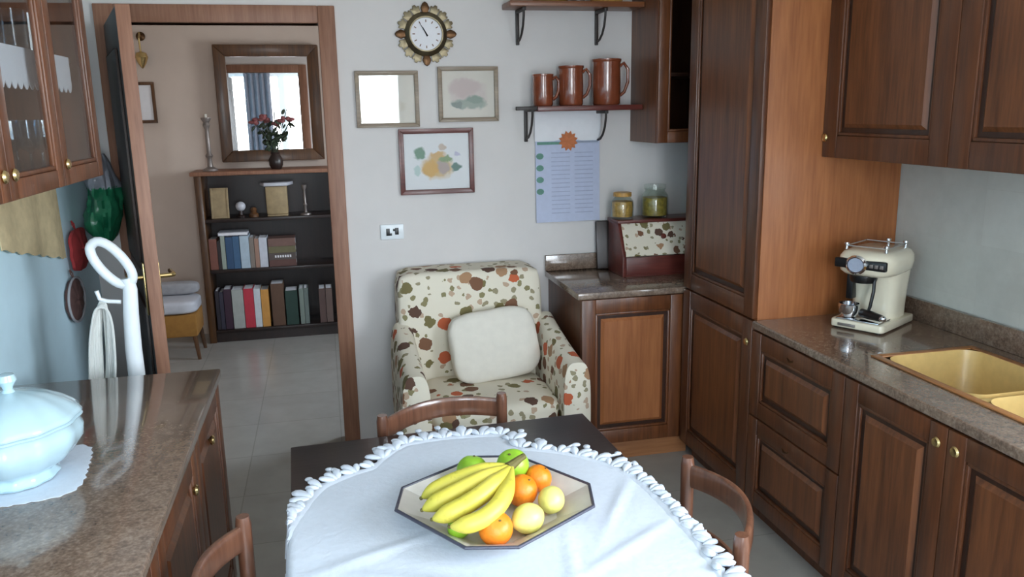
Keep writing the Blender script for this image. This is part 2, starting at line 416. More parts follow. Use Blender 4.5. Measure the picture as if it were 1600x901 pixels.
dp.build('panel', 'door_leaf', door)
for sgn, y0 in ((-1, 0), (1, .045)):
    h = MB().box(dw-.085, dw-.045, min(y0, y0+sgn*.008), max(y0, y0+sgn*.008), .93, 1.14, .003)
    h.tube([(dw-.065, y0, 1.08), (dw-.065, y0+sgn*.05, 1.08), (dw-.075, y0+sgn*.058, 1.08), (dw-.18, y0+sgn*.058, 1.078)], [.009, .009, .011, .009])
    h.build('door_handle', 'brass', door)

# ------------------------------------------------------------------ cabinetry
def FACE(x, y, z, d):  # local x = along the front, local -y = outwards
    return Matrix.Translation((x, y, z)) @ Matrix.Rotation({'-y': 0, '-x': -PI/2, '+x': PI/2}[d], 4, 'Z')

def knob(parent, X, u, v, style='brass'):
    k = MB()
    R = Matrix.Translation((u, 0, v)) @ Matrix.Rotation(PI/2, 4, 'X')
    if style == 'brass':
        k.lathe([(0, 0), (.011, 0), (.011, .003), (.005, .005), (.005, .014), (.013, .02), (.016, .026), (.012, .031), (0, .033)], n=16, mat=R)
    else:
        k.lathe([(0, 0), (.014, 0), (.013, .004), (.004, .006), (.004, .012), (0, .013)], n=14, mat=R)
        k.tube([(u-.022, -.012, v-.002), (u-.018, -.02, v-.012), (u, -.024, v-.018), (u+.018, -.02, v-.012), (u+.022, -.012, v-.002)], .004, 8)
    return k.build('knob' if style == 'brass' else 'handle', style, parent, world=True, xf=X)

def panel_door(parent, X, w, h, t=.022, st=.068, name='door', knob_at=None, style='brass', horizontal=False, glazed=False, panel='cherry_panel', frame='cherry'):
    g = .0015
    fr = MB()
    fr.box(g, st, -t, 0, g, h-g, .004).box(w-st, w-g, -t, 0, g, h-g, .004)
    fr.box(st, w-st, -t+.001, 0, g, st, .004).box(st, w-st, -t+.001, 0, h-st, h-g, .004)
    # moulded inner edge
    for a, b, c, d in ((st, w-st, st, st+.012), (st, w-st, h-st-.012, h-st), (st, st+.012, st, h-st), (w-st-.012, w-st, st, h-st)):
        fr.box(a, b, -t+.004, -.004, c, d, .004)
    d = fr.build(name, frame, parent, world=True, xf=X)
    if glazed:
        MB().box(st+.008, w-st-.008, -.012, -.008, st+.008, h-st-.008).build('glass_pane', 'smoke_pane', d, smooth=False, world=True, xf=X)
    else:
        MB().box(st+.010, w-st-.010, -.008, -.002, st+.010, h-st-.010).build('groove', 'cherry_dark', d, world=True, xf=X, smooth=False)
        tmp = bmesh.new(); bmesh.ops.create_cube(tmp, size=1)
        a0, a1, c0, c1 = st+.022, w-st-.022, st+.022, h-st-.022
        for v in tmp.verts:
            out = v.co.y < 0
            ins = .022 if out else 0
            v.co = Vector((a0+ins if v.co.x < 0 else a1-ins, -t+.003 if out else -.003, c0+ins if v.co.z < 0 else c1-ins))
        p = MB(); p.add(tmp); p.build('panel', panel, d, world=True, xf=X, smooth=False)
    if knob_at: knob(d, X, knob_at[0], knob_at[1], style)
    return d

# tall larder cabinet ------------------------------------------------
TY0, TY1, TX = 2.84, 3.485, 1.645
tc = thing('tall_cabinet', 'tall cherry wood larder cabinet between the worktop and the back counter', 'cabinet', (1.94, 3.16, 0))
MB().box(TX, XR-.003, TY0, TY1, .09, 2.6, .002).build('carcass', 'cherry_lit', tc, world=True)  # lit tone on the carcass, lighter than the grazed fronts
MB().box(TX+.05, XR-.003, TY0+.002, TY1, 0, .09).build('plinth', 'cherry', tc, world=True, smooth=False)
panel_door(tc, FACE(TX, TY1, .095, '-x'), TY1-TY0, .765, knob_at=(TY1-TY0-.035, .67), st=.075)
panel_door(tc, FACE(TX, TY1, .865, '-x'), TY1-TY0, 1.70, st=.075)

# drawer unit ---------------------------------------------------------
DY0, DY1 = 2.235, 2.838
du = thing('drawer_unit', 'cherry wood base unit with two deep drawers beside the larder', 'cabinet', (1.95, 2.53, 0))
MB().box(TX, TX+.018, DY0+.001, DY1, .09, .828).box(TX+.018, XR-.003, DY0+.001, DY0+.019, .09, .66).box(TX+.018, XR-.003, DY1-.018, DY1, .09, .828).box(TX+.018, XR-.003, DY0+.019, DY1-.018, .09, .108).build('carcass', 'cherry', du, world=True, smooth=False)
MB().box(TX+.05, XR-.003, DY0+.001, DY1, 0, .09).build('plinth', 'cherry', du, world=True, smooth=False)
panel_door(du, FACE(TX, DY1, .475, '-x'), DY1-DY0, .35, name='drawer', knob_at=((DY1-DY0)*.46, .318), style='bronze')
panel_door(du, FACE(TX, DY1, .095, '-x'), DY1-DY0, .377, name='drawer', knob_at=((DY1-DY0)*.46, .340), style='bronze')
# sink unit -----------------------------------------------------------
sy0, sym, sy1 = 1.31, 1.775, 2.233
su = thing('sink_cabinet', 'cherry wood two-door base cabinet under the sink', 'cabinet', (1.95, 1.77, 0))
MB().box(TX, TX+.018, sy0, sy1, .09, .828).box(TX, XR-.003, sy0, sy0+.018, .09, .828).box(TX, XR-.003, sy1-.018, sy1, .09, .66).box(TX, XR-.003, sy0, sy1, .09, .108).build('carcass', 'cherry', su, world=True, smooth=False)
MB().box(TX+.05, XR-.003, sy0, sy1, 0, .09).build('plinth', 'cherry', su, world=True, smooth=False)
panel_door(su, FACE(TX, sy1, .095, '-x'), sy1-sym, .73, knob_at=(sy1-sym-.035, .675))
panel_door(su, FACE(TX, sym, .095, '-x'), sym-sy0, .73, knob_at=(.035, .675))
# worktop with sink cutout ---------------------------------------------
SX0, SX1, SY0, SY1 = 1.765, 2.16, 1.42, 2.295
wt = thing('worktop', 'long speckled brown granite worktop with the sink, along the tiled wall', 'worktop', (1.94, 2.0, .86))
tp = MB(); z0, z1 = .83, .862; x0 = 1.622
tp.box(x0, SX0, 1.1, TY0-.001, z0, z1, .006).box(SX1, XR-.002, 1.1, TY0-.001, z0, z1).box(SX0-.006, SX1, SY1, TY0-.001, z0, z1).box(SX0-.006, SX1, 1.1, SY0, z0, z1)
tp.build('slab', 'granite', wt, world=True, smooth=False)
MB().box(XR-.022, XR-.002, 1.1, TY0-.001, z1, z1+.085, .003).build('upstand', 'granite', wt, world=True)
# sink -------------------------------------------------------------------
sk = thing('sink', 'sand coloured double bowl sink set into the granite worktop', 'sink', ((SX0+SX1)/2, (SY0+SY1)/2, .862))
rim = MB(); zr = .868; r = .022
ymid0, ymid1 = 1.845, 1.875
rim.box(SX0-.004, SX0+r, SY0-.004, SY1+.004, .862, zr, .002).box(SX1-r, SX1+.004, SY0-.004, SY1+.004, .862, zr, .002)
rim.box(SX0+r, SX1-r, SY0-.004, SY0+r, .862, zr, .002).box(SX0+r, SX1-r, SY1-r, SY1+.004, .862, zr, .002)
rim.build('rim', 'sink_rim', sk, world=True)
MB().box(SX0+r, SX1-r, ymid0, ymid1, .80, .858, .008).build('divider', 'sink', sk, world=True)
def bowl(y0, y1):
    def ring(inset, z, n=24, rc=.06):
        pts = []
        xa, xb, ya, yb = SX0+r+inset, SX1-r-inset, y0+inset, y1-inset
        for cx, cy, a0 in ((xb-rc, yb-rc, 0), (xa+rc, yb-rc, PI/2), (xa+rc, ya+rc, PI), (xb-rc, ya+rc, 1.5*PI)):
            for k in range(7):
                a = a0+PI/2*k/6; pts.append((cx+rc*math.cos(a), cy+rc*math.sin(a), z))
        return pts
    bm = MB(); rings = [ring(0, .866), ring(.004, .84), ring(.014, .72), ring(.03, .695), ring(.07, .688)]
    V = [[bm.bm.verts.new(p) for p in rg] for rg in rings]
    for A, B in zip(V, V[1:]):
        for i in range(len(A)): bm.bm.faces.new((A[i], A[(i+1) % len(A)], B[(i+1) % len(A)], B[i]))
    bm.bm.faces.new(V[-1]); bmesh.ops.recalc_face_normals(bm.bm, faces=bm.bm.faces)
    for fc in bm.bm.faces: fc.normal_flip()
    o = bm.build('bowl', 'sink', sk, world=True, angle=60)
    cx, cy = (SX0+SX1)/2, (y0+y1)/2
    MB().lathe([(0, .690), (.036, .690), (.04, .692), (.034, .694), (0, .6935)], (cx, cy, 0), 20).build('drain', 'chrome', o, world=True)
bowl(ymid1, SY1-r); bowl(SY0+r, ymid0)
fa = thing('faucet', 'chrome mixer tap standing at the back of the sink', 'faucet', (2.195, 1.86, .862))
MB().lathe([(0, 0), (.026, 0), (.026, .006), (.02, .01), (.02, .11), (.016, .13), (0, .135)], n=18).build('body', 'chrome', fa)
MB().tube([(0, 0, .12), (0, 0, .2), (-.02, 0, .245), (-.07, 0, .262), (-.13, 0, .245), (-.15, 0, .215)], .011).build('spout', 'chrome', fa)
MB().tube([(0, .0, .09), (0, -.035, .10), (0, -.09, .14)], .007).build('lever', 'chrome', fa)

# wall cabinets over the worktop
wc = thing('wall_cabinet', 'cherry wood wall cabinet over the sink and coffee machine', 'cabinet', (2.06, 2.17, 1.5))
UX = 1.905
MB().box(UX, XR-.003, 1.52, TY0-.002, 1.5, 2.5).build('carcass', 'cherry', wc, world=True, smooth=False)
panel_door(wc, FACE(UX, TY0-.002, 1.497, '-x'), .66, 1.0, st=.085, knob_at=(.02, .075))
panel_door(wc, FACE(UX, 2.178, 1.497, '-x'), .655, 1.0, st=.085)

# back counter ---------------------------------------------------------
bc = thing('base_cabinet', 'cherry wood base cabinet under the back counter beside the armchair', 'cabinet', (1.6, 3.79, 0))
BX0, BY = 1.125, 3.525
MB().box(BX0, XR-.003, BY, YB-.003, .10, .828).build('carcass', 'cherry', bc, world=True, smooth=False)
MB().box(BX0+.01, 1.69, BY+.02, YB-.01, 0, .10, .002).build('plinth', 'oak_light', bc, world=True)
panel_door(bc, FACE(BX0, BY, .10, '-y'), .515, .727, st=.07, panel='cherry_lit', frame='cherry_panel')  # frame and panel lightened in colour, as lit from the window
bw = thing('worktop', 'short granite worktop of the back counter carrying the bread bin', 'worktop', (1.6, 3.8, .86))
MB().box(1.105, XR-.002, 3.495, YB-.002, .83, .862, .005).build('slab', 'granite', bw, world=True)
MB().box(1.105, XR-.002, YB-.024, YB-.002, .862, .945, .003).build('upstand', 'granite', bw, world=True)

# glazed wall cabinet on the back wall
gc = thing('glazed_wall_cabinet', 'cherry wood wall cabinet with one glass door beside the wall shelves', 'cabinet', (1.9, 3.9, 1.52))
gx0, gy, gz0, gz1 = 1.575, 3.745, 1.525, 2.5
MB().box(gx0, gx0+.02, gy, YB-.003, gz0, gz1).build('side_panel', 'cherry_panel', gc, world=True, smooth=False)
MB().box(gx0+.02, XR-.003, gy, YB-.003, gz0, gz0+.02).box(gx0+.02, XR-.003, gy, YB-.003, gz1-.02, gz1).box(gx0+.02, XR-.003, YB-.013, YB-.003, gz0+.02, gz1-.02).box(XR-.02, XR-.003, gy, YB-.013, gz0+.02, gz1-.02).build('carcass', 'cherry_dark', gc, world=True, smooth=False)
MB().box(gx0+.02, XR-.02, gy+.03, YB-.013, 1.84, 1.858).build('shelf', 'cherry_dark', gc, world=True, smooth=False)
panel_door(gc, FACE(gx0, gy, gz0, '-y'), .34, gz1-gz0, st=.055, glazed=True, frame='cherry_panel')  # lighter frame tone stands for window light on this door
panel_door(gc, FACE(gx0+.34, gy, gz0, '-y'), .33, gz1-gz0, st=.055, glazed=True)

# left side: base cabinets, worktop, glazed wall cabinet
LX, LY0, LY1 = -.415, .6, 2.78
lc = thing('base_cabinet', 'long cherry wood base cabinet with brass knobs along the left wall', 'cabinet', (-.73, 1.7, 0))
MB().box(XL+.003, LX, LY0, LY1-.012, .09, .828).build('carcass', 'cherry', lc, world=True, smooth=False)
MB().box(XL+.003, LX-.05, LY0, LY1-.012, 0, .09).build('plinth', 'cherry', lc, world=True, smooth=False)
for k in range(4):
    y1 = 2.768-.54*k
    panel_door(lc, FACE(LX, y1-.54, .095, '+x'), .54, .73, st=.07, knob_at=(.54-.26 if k == 0 else .47, .62), panel='cherry')
lw = thing('worktop', 'left granite worktop under the tureen', 'worktop', (-.72, 1.7, .86))
MB().box(XL+.002, -.383, LY0, LY1, .83, .862, .006).build('slab', 'granite', lw, world=True)

lg = thing('glazed_wall_cabinet', 'wall cabinet with glass doors full of glassware above the tureen', 'cabinet', (-.88, 2.2, 1.5))
gx, g0, g1, gb, gt = -.722, 1.66, 2.905, 1.51, 2.5
MB().box(XL+.003, gx, g0, g1, gb, gb+.022).box(XL+.003, gx, g0, g1, gt-.02, gt).box(XL+.003, gx, g1-.02, g1, gb+.022, gt-.02).box(XL+.003, gx, g0, g0+.02, gb+.022, gt-.02).build('carcass', 'cherry', lg, world=True, smooth=False)
MB().box(XL+.003, XL+.012, g0+.02, g1-.02, gb+.022, gt-.02).build('back_panel', 'cherry_dark', lg, world=True, smooth=False)
for z in (1.86, 2.18):
    MB().box(XL+.012, gx-.03, g0+.02, g1-.02, z, z+.016).build('shelf', 'cherry', lg, world=True, smooth=False)
for k in range(3):
    panel_door(lg, FACE(gx, g0+.415*k, gb, '+x'), .413, gt-gb, st=.05, glazed=True, frame='cherry_panel', knob_at=((.03, .06) if k else (.38, .06)))  # frames take the lighter tone for the light falling on them

# ------------------------------------------------------------------ glassware in the left cabinet
def goblet(h=.16, r=.036):
    return MB().lathe([(0, 0), (r*.85, 0), (r*.8, .004), (.005, .01), (.004, h*.45), (r*.6, h*.52), (r, h*.7), (r*.92, h), (r*.88, h), (r*.94, h*.7), (r*.5, h*.55), (0, h*.53)], n=18)
def tumbler(h=.11, r=.035):
    return MB().lathe([(0, 0), (r*.85, 0), (r, h), (r*.94, h), (r*.8, .008), (0, .008)], n=18)
M['crystal'] = glass('crystal_glass', (.80, .88, .93, 1), 1.55)
proto = None; gk = 0
for z, kind, ys in ((1.532, 'goblet', (2.20, 2.30, 2.40, 2.56, 2.66, 2.76)), (1.876, 'tumbler', (2.18, 2.28, 2.38, 2.56, 2.66, 2.76))):
    proto = None
    for y in ys:
        for x in (-.80, -.90):
            if proto is None:
                o = proto = (goblet() if kind == 'goblet' else tumbler()).build(kind, 'crystal')
            else:
                o = proto.copy(); COL.objects.link(o)
            o.location = (x, y, z)
            lab = 'clear stemmed glass on the bottom shelf of the glass cabinet' if kind == 'goblet' else 'clear tumbler on the lace-edged shelf of the glass cabinet'
            tag(o, lab, 'glass', 'stemmed glasses in the wall cabinet' if kind == 'goblet' else 'tumblers in the wall cabinet')
for i, z in enumerate((1.876, 2.196)):
    d = MB()
    ln = []
    n = 26; y0, y1 = g0+.06, g1-.06
    poly = [(y0, 0)]
    for k in range(n):
        a, b = y0+(y1-y0)*k/n, y0+(y1-y0)*(k+1)/n
        for q in range(1, 7): poly.append((a+(b-a)*q/6, -.085-.02*math.sin(PI*q/6)))
    poly.append((y1, 0))
    d.prism([(a, b+z) for a, b in poly], gx-.027, gx-.0245, 'yz')
    d.box(gx-.15, gx-.0245, y0, y1, z, z+.002)
    o = d.build('shelf_lace', 'lace', smooth=False)
    tag(o, ['white scalloped lace edging on the middle shelf of the glass cabinet', 'white scalloped lace edging on the high shelf of the glass cabinet'][i], 'lace', 'shelf lace in the glass cabinet')
pl = MB().lathe([(0, 0), (.05, 0), (.055, .004), (.1, .016), (.098, .02), (.05, .008), (0, .008)], n=28)
o = pl.build('plate', 'porcelain'); o.rotation_euler = (0, math.radians(78), 0); o.location = (-1.03, 2.48, 1.635)
tag(o, 'white plate leaning on the back of the glass cabinet', 'plate')
cb = MB().lathe([(0, 0), (.03, 0), (.06, .03), (.075, .06), (.072, .06), (.056, .033), (0, .01)], n=24)
o = cb.build('bowl', 'porcelain'); o.location = (-.80, 2.09, 1.532); tag(o, 'pale blue-white bowl on the bottom shelf of the glass cabinet', 'bowl')

# ------------------------------------------------------------------ tureen and doily
dz = MB(); n = 96
dc = Vector((-.772, 2.02))
def sq(a, r, p=5):
    return r/((abs(math.cos(a))**p+abs(math.sin(a))**p)**(1/p))
def dfn(u, v):
    a = 2*PI*u; rr = sq(a, .165)*v*(1+.02*math.sin(60*a)*(v > .9)); ro = math.radians(8)
    x, y = rr*math.cos(a), rr*math.sin(a)
    return (dc.x+x*math.cos(ro)-y*math.sin(ro), dc.y+x*math.sin(ro)+y*math.cos(ro), .8635+.0012*abs(math.sin(v*28)))
dz.grid(dfn, n, 16, True); dz.thick(.0012)
o = dz.build('doily', 'lace'); tag(o, 'square white ribbed lace doily under the tureen', 'doily')
tu = thing('tureen', 'white porcelain soup tureen with lid on a doily', 'tureen', (-.745, 2.005, .866), math.radians(72))
def fl(a, r, k=.02, m=12): return r*(1+k*math.cos(m*a))
prof = [(.085, 0), (.09, .006), (.078, .016), (.082, .026), (.125, .05), (.152, .085), (.155, .112), (.148, .128), (.156, .136), (.15, .14)]
b = MB(); b.grid(lambda u, v: (lambda i: (lambda r, z: (fl(2*PI*u, r, .018)*math.cos(2*PI*u), fl(2*PI*u, r, .018)*math.sin(2*PI*u)*.88, z))(*i))(prof[round(v*(len(prof)-1))]), 72, len(prof)-1, True)
b.lathe([(0, .001), (.086, .001)], n=36, sy=.88)
b.build('bowl', 'porcelain', tu, angle=80)
prof2 = [(.152, .141), (.156, .146), (.146, .156), (.12, .176), (.085, .196), (.05, .208), (.02, .214), (.0, .215)]
b = MB(); b.grid(lambda u, v: (lambda i: (lambda r, z: (fl(2*PI*u, r, .018)*math.cos(2*PI*u), fl(2*PI*u, r, .018)*math.sin(2*PI*u)*.88, z))(*i))(prof2[round(v*(len(prof2)-1))]), 72, len(prof2)-1, True)
ld = b.build('lid', 'porcelain', tu, angle=80)
MB().lathe([(0, .210), (.016, .212), (.01, .22), (.012, .228), (.021, .242), (.017, .256), (0, .262)], n=20).build('lid_knob', 'porcelain', ld)
for s in (-1, 1):
    MB().tube([(s*.148, -.02, .095), (s*.175, -.022, .105), (s*.186, 0, .11), (s*.175, .022, .105), (s*.148, .02, .095)], .008, 10).build('handle', 'porcelain', tu)

# ------------------------------------------------------------------ things on the left wall and the upright vacuum
va = thing('upright_vacuum', 'white upright vacuum with loop handle and wound cord behind the left worktop', 'vacuum cleaner', (-.695, 2.99, 0))
# frame of the loop, facing the camera
MB().tube([(0, 0, .30), (0, 0, .6), (0, 0, .9), (.005, 0, 1.02), (.012, 0, 1.11), (.008, 0, 1.15)], [.03, .03, .028, .026, .024, .022], 14, ry=.8).build('shaft', 'white_plastic', va)
lp = []
c0 = Vector((-.037, 0, 1.205)); dirv = Vector((-.052, 0, .075)).normalized(); nv = Vector((dirv.z, 0, -dirv.x))
for k in range(28):
    a = 2*PI*k/28
    ca, sa = math.cos(a), math.sin(a)
    lp.append(c0+dirv*(.088*ca)+nv*(.04*math.copysign(abs(sa)**.8, sa)))
MB().tube(lp, .0165, 12, closed=True).build('loop_handle', 'white_plastic', va)
b = MB().prism([(-.05, .09), (.05, .09), (.045, .52), (.03, .6), (-.03, .6), (-.045, .52)], -.04, .05, 'xz', .012)
b.build('body', 'white_plastic', va)
MB().box(-.14, .14, -.09, .09, .0, .085, .02).build('floor_head', 'grey_cloth', va)
ck = MB()
for k in range(9):
    rx = .040-.0042*k
    pts = []
    for q in range(32):
        a = 2*PI*q/32; zz = math.sin(a); cx_ = math.copysign(abs(math.cos(a))**.6, math.cos(a))
        pts.append((-.078+rx*cx_*(1-.22*zz)-.016*(1-zz)+.002*math.sin(3*a+k), -.036+.004*k+.003*math.sin(2*a+k), .895+.165*math.copysign(abs(zz)**.8, zz)+.003*k))
    ck.tube(pts, .0046, 6, closed=True)
ck.build('cord', 'cable', va)
MB().tube([(-.02, -.01, 1.07), (-.06, -.012, 1.075), (-.085, -.014, 1.085), (-.092, -.016, 1.115)], .007, 8).build('cord_hook', 'white_plastic', va)
MB().tube([(-.02, -.01, .76), (-.07, -.012, .76), (-.085, -.014, .745)], .007, 8).build('cord_hook', 'white_plastic', va)

# red and brown pot holders, towel and bag, hung on the blue wall
def pot_holder(name, mat, y, z, w, h, label, oval=False):
    t = thing(name, label, 'pot holder', (XL+.018, y, z))
    b = MB()
    def fn(u, v):
        a = 2*PI*u; r = (sq(a, 1, 2 if oval else 4))*min(v, 1)
        return (.010*(1-min(1, r)**4)+.002*math.sin(9*a), r*math.cos(a)*w/2, r*math.sin(a)*h/2)
    b.grid(fn, 40, 8, True); b.thick(.012); b.build('pad', mat, t)
    MB().tube([(.002, .0, h/2-.005), (-.004, .012, h/2+.02), (-.01, 0, h/2+.035), (-.004, -.012, h/2+.02)], .003, 6, closed=True).build('hanging_loop', mat, t)
    if oval:
        MB().tube([(.004, .5*w*math.cos(2*PI*k/40)*1.02, .5*h*math.sin(2*PI*k/40)*1.02) for k in range(40)], .005, 8, closed=True).build('piping', 'grey_cloth', t)
    return t
pot_holder('pot_holder', 'red_cloth', 3.74, 1.15, .22, .17, 'red cloth pot holder hanging on the blue wall below the green bag')
pot_holder('pot_holder', 'brown_cloth', 3.63, .955, .22, .18, 'brown oval pot holder with pale piping on the blue wall', True)
tw = MB()
def tfn(u, v):
    y = 2.93+.66*u; top = 1.47-.0*u; bot = 1.275-.14*u
    return (XL+.0075+.005*math.sin(u*17)*(.4+.6*v)+.008*v, y, top+(bot-top)*v+.004*math.sin(u*40))
tw.grid(tfn, 60, 12); tw.thick(.004)
o = tw.build('tea_towel', 'towel'); tag(o, 'straw coloured tea towel hanging on the blue wall under the glass cabinet', 'towel')
bg = thing('plastic_bag', 'green plastic bag with milky top hanging by the door', 'bag', (-.965, 3.90, 1.05))
def bagfn(z0, z1, f0, f1):
    def fn(u, v):
        a = 2*PI*u; s = f0+(f1-f0)*v
        w = .012+.115*math.sin(PI*min(1, s)**.8)**.7*(1-.15*s)
        d = Vector((math.cos(a)*1.3, math.sin(a)*1.3, s*3.2))
        k = 1+.38*noise.noise(d)+.2*noise.noise(d*2.7)+.09*noise.noise(d*6)
        return (w*.6*math.cos(a)*k+.012, w*1.05*math.sin(a)*k-.02+.05*s, .10+.40*s)
    return fn
MB().grid(bagfn(0, 1, .02, .62), 48, 14, True).build('bag_body', 'bag', bg)
MB().grid(bagfn(0, 1, .6, .97), 48, 10, True).build('bag_top', 'bag_clear', bg)
MB().tube([(-.0, .0, .50), (-.03, .0, .56), (-.065, 0, .585)], .006, 6).build('bag_handle', 'bag_clear', bg)
hk = MB().lathe([(0, 0), (.014, 0), (.014, .006), (.006, .01), (.006, .035), (.011, .042), (0, .046)], n=12, mat=Matrix.Rotation(PI/2, 4, 'Y')).build('wall_hook', 'brass')
hk.location = (XL, 3.90, 1.622); tag(hk, 'small brass hook holding the green bag', 'hook')

# ------------------------------------------------------------------ back wall: pictures, clock, socket, calendar, shelves
def picture(label, x0, x1, z0, z1, fm, fw, art, mount=None, lean=0, group=None):
    t = thing('framed_picture', label, 'picture', ((x0+x1)/2, YB-.001, (z0+z1)/2), 0, group)
    w, h = (x1-x0)/2, (z1-z0)/2; y = 0
    f = MB()
    for sx in (-1, 1):
        f.prism([(sx*w, -h), (sx*w, h), (sx*(w-fw), h-fw), (sx*(w-fw), -h+fw)], y-.022, y, 'xz', .002)
        f.prism([(-w, sx*h), (w, sx*h), (w-fw, sx*(h-fw)), (-w+fw, sx*(h-fw))], y-.022, y, 'xz', .002)
    f.build('frame', fm, t)
    MB().box(-w+fw*.8, w-fw*.8, -.010, -.004, -h+fw*.8, h-fw*.8).build('print', art, t, smooth=False)
    MB().box(-w+fw*.8, w-fw*.8, -.015, -.013, -h+fw*.8, h-fw*.8).build('glass_pane', 'pane', t, smooth=False)
    return t
cream = srgb(214, 206, 194)
A1 = m_art('print_pale', [(.0, .04, .05, .04, srgb(190, 200, 200)), (.03, -.03, .06, .03, srgb(206, 196, 180))], cream)
A2 = m_art('print_landscape', [(0, 0.0, .105, .085, srgb(206, 192, 186)), (-.02, .03, .09, .05, srgb(196, 176, 172)), (0, -.045, .10, .032, srgb(150, 160, 148)), (.03, -.025, .05, .022, srgb(128, 146, 132)), (-.06, -.05, .03, .018, srgb(120, 132, 124))], cream)
A3 = m_art('print_fruit', [(-.0, -.03, .09, .065, srgb(206, 176, 126)), (-.085, .04, .036, .036, srgb(96, 136, 110)), (-.03, -.035, .05, .05, srgb(206, 158, 72)), (.03, -.03, .035, .045, srgb(170, 150, 140)), (.005, .025, .045, .03, srgb(204, 164, 104)), (.045, .01, .04, .02, srgb(120, 144, 96)), (.095, -.03, .03, .022, srgb(84, 120, 110)), (.03, .07, .022, .02, srgb(196, 176, 160)), (-.1, -.04, .02, .03, srgb(180, 200, 196)), (.1, .03, .018, .015, srgb(180, 176, 200))], srgb(224, 224, 226))
picture('taupe framed print with a bright window reflection under the clock', .171, .474, 1.622, 1.888, 'frame_grey', .02, A1)
picture('taupe framed pale landscape print below the clock, beside the shelves', .570, .870, 1.642, 1.906, 'frame_grey', .02, A2)
picture('red-brown framed print of yellow fruit with green leaves', .366, .738, 1.290, 1.612, 'frame_red', .024, A3)

ck = thing('wall_clock', 'brass sunburst wall clock with white dial', 'clock', (.521, YB-.001, 2.058))
R90 = Matrix.Rotation(PI/2, 4, 'X')
MB().lathe([(0, 0), (.10, 0), (.105, .006), (.10, .016), (.086, .026), (.082, .03), (.077, .03), (.075, .02), (0, .02)], n=40, mat=R90).build('bezel', 'pale_brass', ck)
dl_ = MB().lathe([(0, .0205), (.076, .0205), (.076, .022), (0, .022)], n=36, mat=R90).build('dial', 'paper', ck)
tk = MB()
for k in range(12):
    a = 2*PI*k/12; rot = Matrix.Rotation(a, 4, 'Y')
    tk.box(-.0022, .0022, -.0232, -.0218, .054, .066, mat=rot)
tk.build('hour_marks', 'bronze', dl_, smooth=False)
for nm, ln, wd, ang in (('hour_hand', .036, .004, -28), ('minute_hand', .056, .003, -31)):
    MB().prism([(-wd, -.012), (wd, -.012), (wd*.4, ln), (-wd*.4, ln)], -.026, -.0245, 'xz', mat=Matrix.Rotation(math.radians(ang), 4, 'Y')).build(nm, 'black', dl_, smooth=False)
for k in range(16):
    rot = Matrix.Rotation(2*PI*k/16, 4, 'Y')
    if k % 4 == 0:
        MB().prism([(-.012, .096), (.012, .096), (.022, .120), (.012, .142), (0, .150), (-.012, .142), (-.022, .120)], -.016, -.002, 'xz', .003, mat=rot).build('ray', 'bronze', ck)
    else:
        MB().prism([(-.016, .096), (.016, .096), (.024, .128), (.019, .134), (.012, .128), (.006, .142), (-.006, .142), (-.012, .128), (-.019, .134), (-.024, .128)], -.010, -.002, 'xz', .0015, mat=rot).build('ray', 'pale_brass', ck)
sp = thing('wall_socket', 'white wall socket plate with two dark inserts above the armchair', 'socket', (.314, YB-.001, 1.108))
MB().box(-.058, .058, -.010, 0, -.038, .038, .004).build('plate', 'white_plastic', sp)
MB().box(-.030, -.012, -.013, -.009, -.018, .018, .001).box(-.012, -.002, -.0125, -.009, -.018, -.006, .001).build('insert', 'black', sp)
MB().box(.014, .032, -.013, -.009, -.014, .02, .001).box(.004, .014, -.0125, -.009, .004, .016, .001).build('insert', 'black', sp)

ca = thing('wall_calendar', 'long white wall calendar with orange flower hanging under the jug shelf', 'calendar', (1.231, YB-.006, 1.69))
def curl(v): return -.004-.010*v**2
b = MB(); b.grid(lambda u, v: (-.172+.344*u, curl(v)-.003*math.sin(PI*u), -.57*v), 8, 20); b.thick(.002)
b.build('sheet', 'paper_blue', ca)
b = MB(); b.grid(lambda u, v: (-.176+.352*u, -.009-.004*math.sin(PI*v), -.16*v+.005), 8, 8); b.thick(.002); b.build('header_sheet', 'paper', ca)
pr = MB(); pr.box(-.165, -.04, -.016, -.0145, -.172, -.158).build('green_band', 'green_print', ca, smooth=False)
MB().box(.04, .16, -.016, -.0145, -.166, -.156).build('grey_band', 'grey_print', ca, smooth=False)
fl_ = []
for k in range(24):
    a = 2*PI*k/24; r = .052 if k % 2 else .038
    fl_.append((r*math.cos(a), r*math.sin(a)-.155))
MB().prism(fl_, -.019, -.0165, 'xz').build('flower_print', 'orange_print', ca, smooth=False)
ln = MB(); yy = -.016
for r in range(15):
    z = -.215-.022*r; v = -z/.57; y = curl(v)-.0055
    for c_ in range(2):
        x0 = -.09+.125*c_
        ln.box(x0, x0+.1, y-.0005, y+.0005, z-.0025, z+.0025)
ln.build('printed_dates', M['faint_print'], ca, smooth=False)
lv = MB()
for k in range(4):
    z = -.23-.06*k; y = curl(-z/.57)-.0055
    lv.prism([(-.15+.02*math.cos(2*PI*q/10), z+.016*math.sin(2*PI*q/10)) for q in range(10)], y-.0005, y+.0005, 'xz')
lv.build('leaf_prints', 'green_print', ca, smooth=False)
MB().tube([(-.03, -.01, .0), (0, -.002, .012), (.03, -.01, .0)], .002, 6).build('hanger', 'iron', ca)

